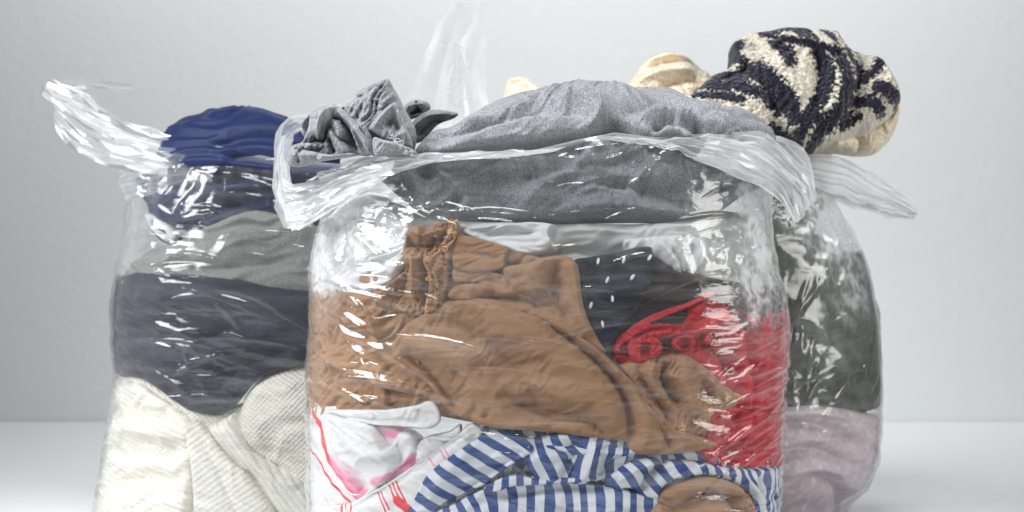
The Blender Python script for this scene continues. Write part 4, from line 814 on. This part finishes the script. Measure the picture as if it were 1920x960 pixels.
bag(fb, FRONT, [(560, 330), (620, 318), (660, 300), (720, 292), (800, 290), (900, 288), (1000, 284), (1080, 266), (1150, 252), (1230, 262), (1300, 256), (1370, 250), (1430, 262), (1470, 270)], 262, M['film'], nc=640, nr=420, seed=5, ncr=330, zones=lambda r: .12 + min(1, abs(r) ** 2 * 1.2), extra=ex,
    blobs=[(650, 440, 75, 60, .9, 2.2), (610, 500, 45, 70, .8, 2.2), (1418, 430, 48, 130, 1.7, 5), (1408, 550, 40, 55, 1.5, 4), (1340, 470, 60, 30, .5, 3), (1466, 660, 30, 170, .42, .7), (740, 400, 120, 25, .2, 3), (1300, 300, 130, 40, .16, 3), (1000, 300, 250, 22, .12, 1), (930, 520, 100, 34, .14, 2.2), (1030, 560, 70, 26, .14, 2.0), (820, 620, 120, 40, .06, 1.2), (1180, 480, 90, 40, .08, 1.6), (960, 345, 60, 26, .06, 1.5)])
strips('handle', [
    ([(980, 283), (860, 287), (760, 290), (690, 291), (640, 318), (590, 335), (553, 345), (528, 338)], [(980, 287), (860, 297), (760, 318), (690, 346), (640, 370), (605, 400), (570, 424), (538, 430)], 1.440, 1.475, 6, 3.4, .20),
    ([(740, 300), (660, 324), (600, 344), (552, 350)], [(720, 340), (640, 382), (590, 416), (546, 430)], 1.446, 1.480, 5, 3.4, .20),
    ([(534, 430), (519, 392), (511, 340), (513, 290), (520, 242), (542, 222), (600, 205), (680, 182)], [(590, 420), (548, 372), (538, 332), (538, 295), (547, 262), (566, 245), (620, 224), (690, 196)], 1.475, 1.63, 5, 2.5, .16),
    ([(548, 428), (524, 380), (517, 330), (520, 280), (528, 250)], [(600, 400), (556, 365), (543, 325), (544, 290), (552, 262)], 1.47, 1.55, 4, 2.5, .18)], M['film_handle'], fb, seed=3, rowpx=19, rough=1.5)
strips('handle', [
    ([(1120, 256), (1230, 261), (1300, 254), (1370, 249), (1430, 250), (1476, 284), (1515, 330), (1529, 366)], [(1120, 259), (1240, 274), (1310, 300), (1370, 318), (1420, 336), (1456, 356), (1478, 398), (1490, 421)], 1.443, 1.49, 6, 4.0, .42),
    ([(1330, 258), (1400, 268), (1450, 298), (1500, 342), (1527, 372)], [(1300, 300), (1370, 330), (1430, 352), (1465, 382), (1489, 420)], 1.446, 1.495, 5, 4.0, .42),
    ([(1440, 254), (1482, 262), (1512, 290), (1529, 335), (1528, 378)], [(1396, 256), (1448, 290), (1474, 330), (1489, 380), (1498, 416)], 1.60, 1.50, 6, 3.0, .34)], M['film_handle'], fb, seed=8, rowpx=20, rough=1.5)

lb = thing('plastic_bag', 'clear plastic bag behind on the left, blue satin top and cream knit inside', 'plastic bag', PB)
bag(lb, LEFT, [(205, 340), (240, 322), (300, 300), (380, 270), (450, 285), (520, 300), (640, 310), (800, 300), (930, 290)], 270, M['film_far'], nc=480, nr=300, seed=9, ncr=220, zones=lambda r: .25 + abs(r), amp=1.0, cru=.5,
    blobs=[(300, 330, 60, 45, .45, 5), (250, 380, 40, 60, .3, 4), (345, 320, 40, 20, .35, 3), (215, 520, 25, 60, .3, 3), (280, 430, 30, 40, .2, 3), (225, 780, 50, 100, .25, 2.5), (480, 330, 70, 20, .12, 2), (400, 440, 120, 60, .08, 2.2), (360, 340, 70, 40, .2, 3)])
strips('handle', [
    ([(470, 294), (400, 276), (350, 262), (270, 240), (200, 206), (140, 163), (96, 146)], [(470, 300), (400, 298), (340, 293), (250, 274), (170, 240), (98, 194), (72, 172)], 1.75, 1.83, 4, 3.0, .30),
    ([(330, 280), (240, 258), (165, 226), (100, 180)], [(310, 330), (205, 313), (124, 272), (102, 222)], 1.76, 1.82, 4, 3.0, .12),
    ([(94, 147), (150, 150), (200, 155), (250, 160)], [(98, 162), (150, 168), (200, 170), (252, 165)], 1.84, 1.90, 2, 2.0, .10),
    ([(330, 262), (270, 250), (210, 214), (150, 176)], [(300, 290), (250, 282), (180, 250), (120, 205)], 1.78, 1.84, 3, 3.0, .20),
    ([(216, 312), (290, 298), (350, 303), (398, 324)], [(238, 380), (290, 362), (340, 348), (398, 342)], 1.79, 1.745, 7, 4.0, .14)], M['film_handle'], lb, seed=21, rowpx=24, rough=1.2)

rb = thing('plastic_bag', 'clear plastic bag behind on the right, dark olive and mauve garments inside', 'plastic bag', PB)
bag(rb, RIGHT, [(960, 300), (1100, 300), (1250, 300), (1400, 330), (1450, 345), (1500, 330), (1540, 300), (1580, 300)], 250, M['film_far'], nc=480, nr=300, seed=15, ncr=170, zones=lambda r: .25 + abs(r), amp=1.3, cru=.35, angs=(60, 66, 22), hair=40,
    blobs=[(1545, 430, 60, 90, 1.5, 5), (1590, 520, 45, 70, 1.2, 4), (1560, 640, 60, 60, .25, 3), (1600, 800, 60, 60, .22, 3), (1500, 760, 80, 30, .15, 3)])
strips('handle', [
    ([(1490, 292), (1560, 290), (1610, 312), (1670, 350), (1716, 378), (1722, 392)], [(1480, 362), (1550, 374), (1600, 392), (1650, 403), (1700, 413), (1716, 410)], 1.80, 1.79, 7, 3.5, .5),
    ([(1510, 300), (1580, 312), (1640, 345), (1710, 388)], [(1500, 350), (1560, 362), (1630, 385), (1700, 405)], 1.79, 1.785, 5, 3.0, .3)], M['film_handle'], rb, seed=31, rowpx=24, rough=1.2)
strips('handle', [
    ([(742, 240), (770, 165), (796, 105), (816, 55), (834, 20), (848, 4)], [(920, 240), (912, 165), (908, 110), (912, 60), (921, 25), (914, 6)], 1.93, 1.98, 4, 3.0, .05),
    ([(818, 225), (828, 160), (846, 115), (852, 78)], [(904, 225), (890, 160), (878, 128), (866, 84)], 1.925, 1.95, 4, 4.0, .14)], M['film_top'], rb, seed=35, rowpx=42, rough=.4)
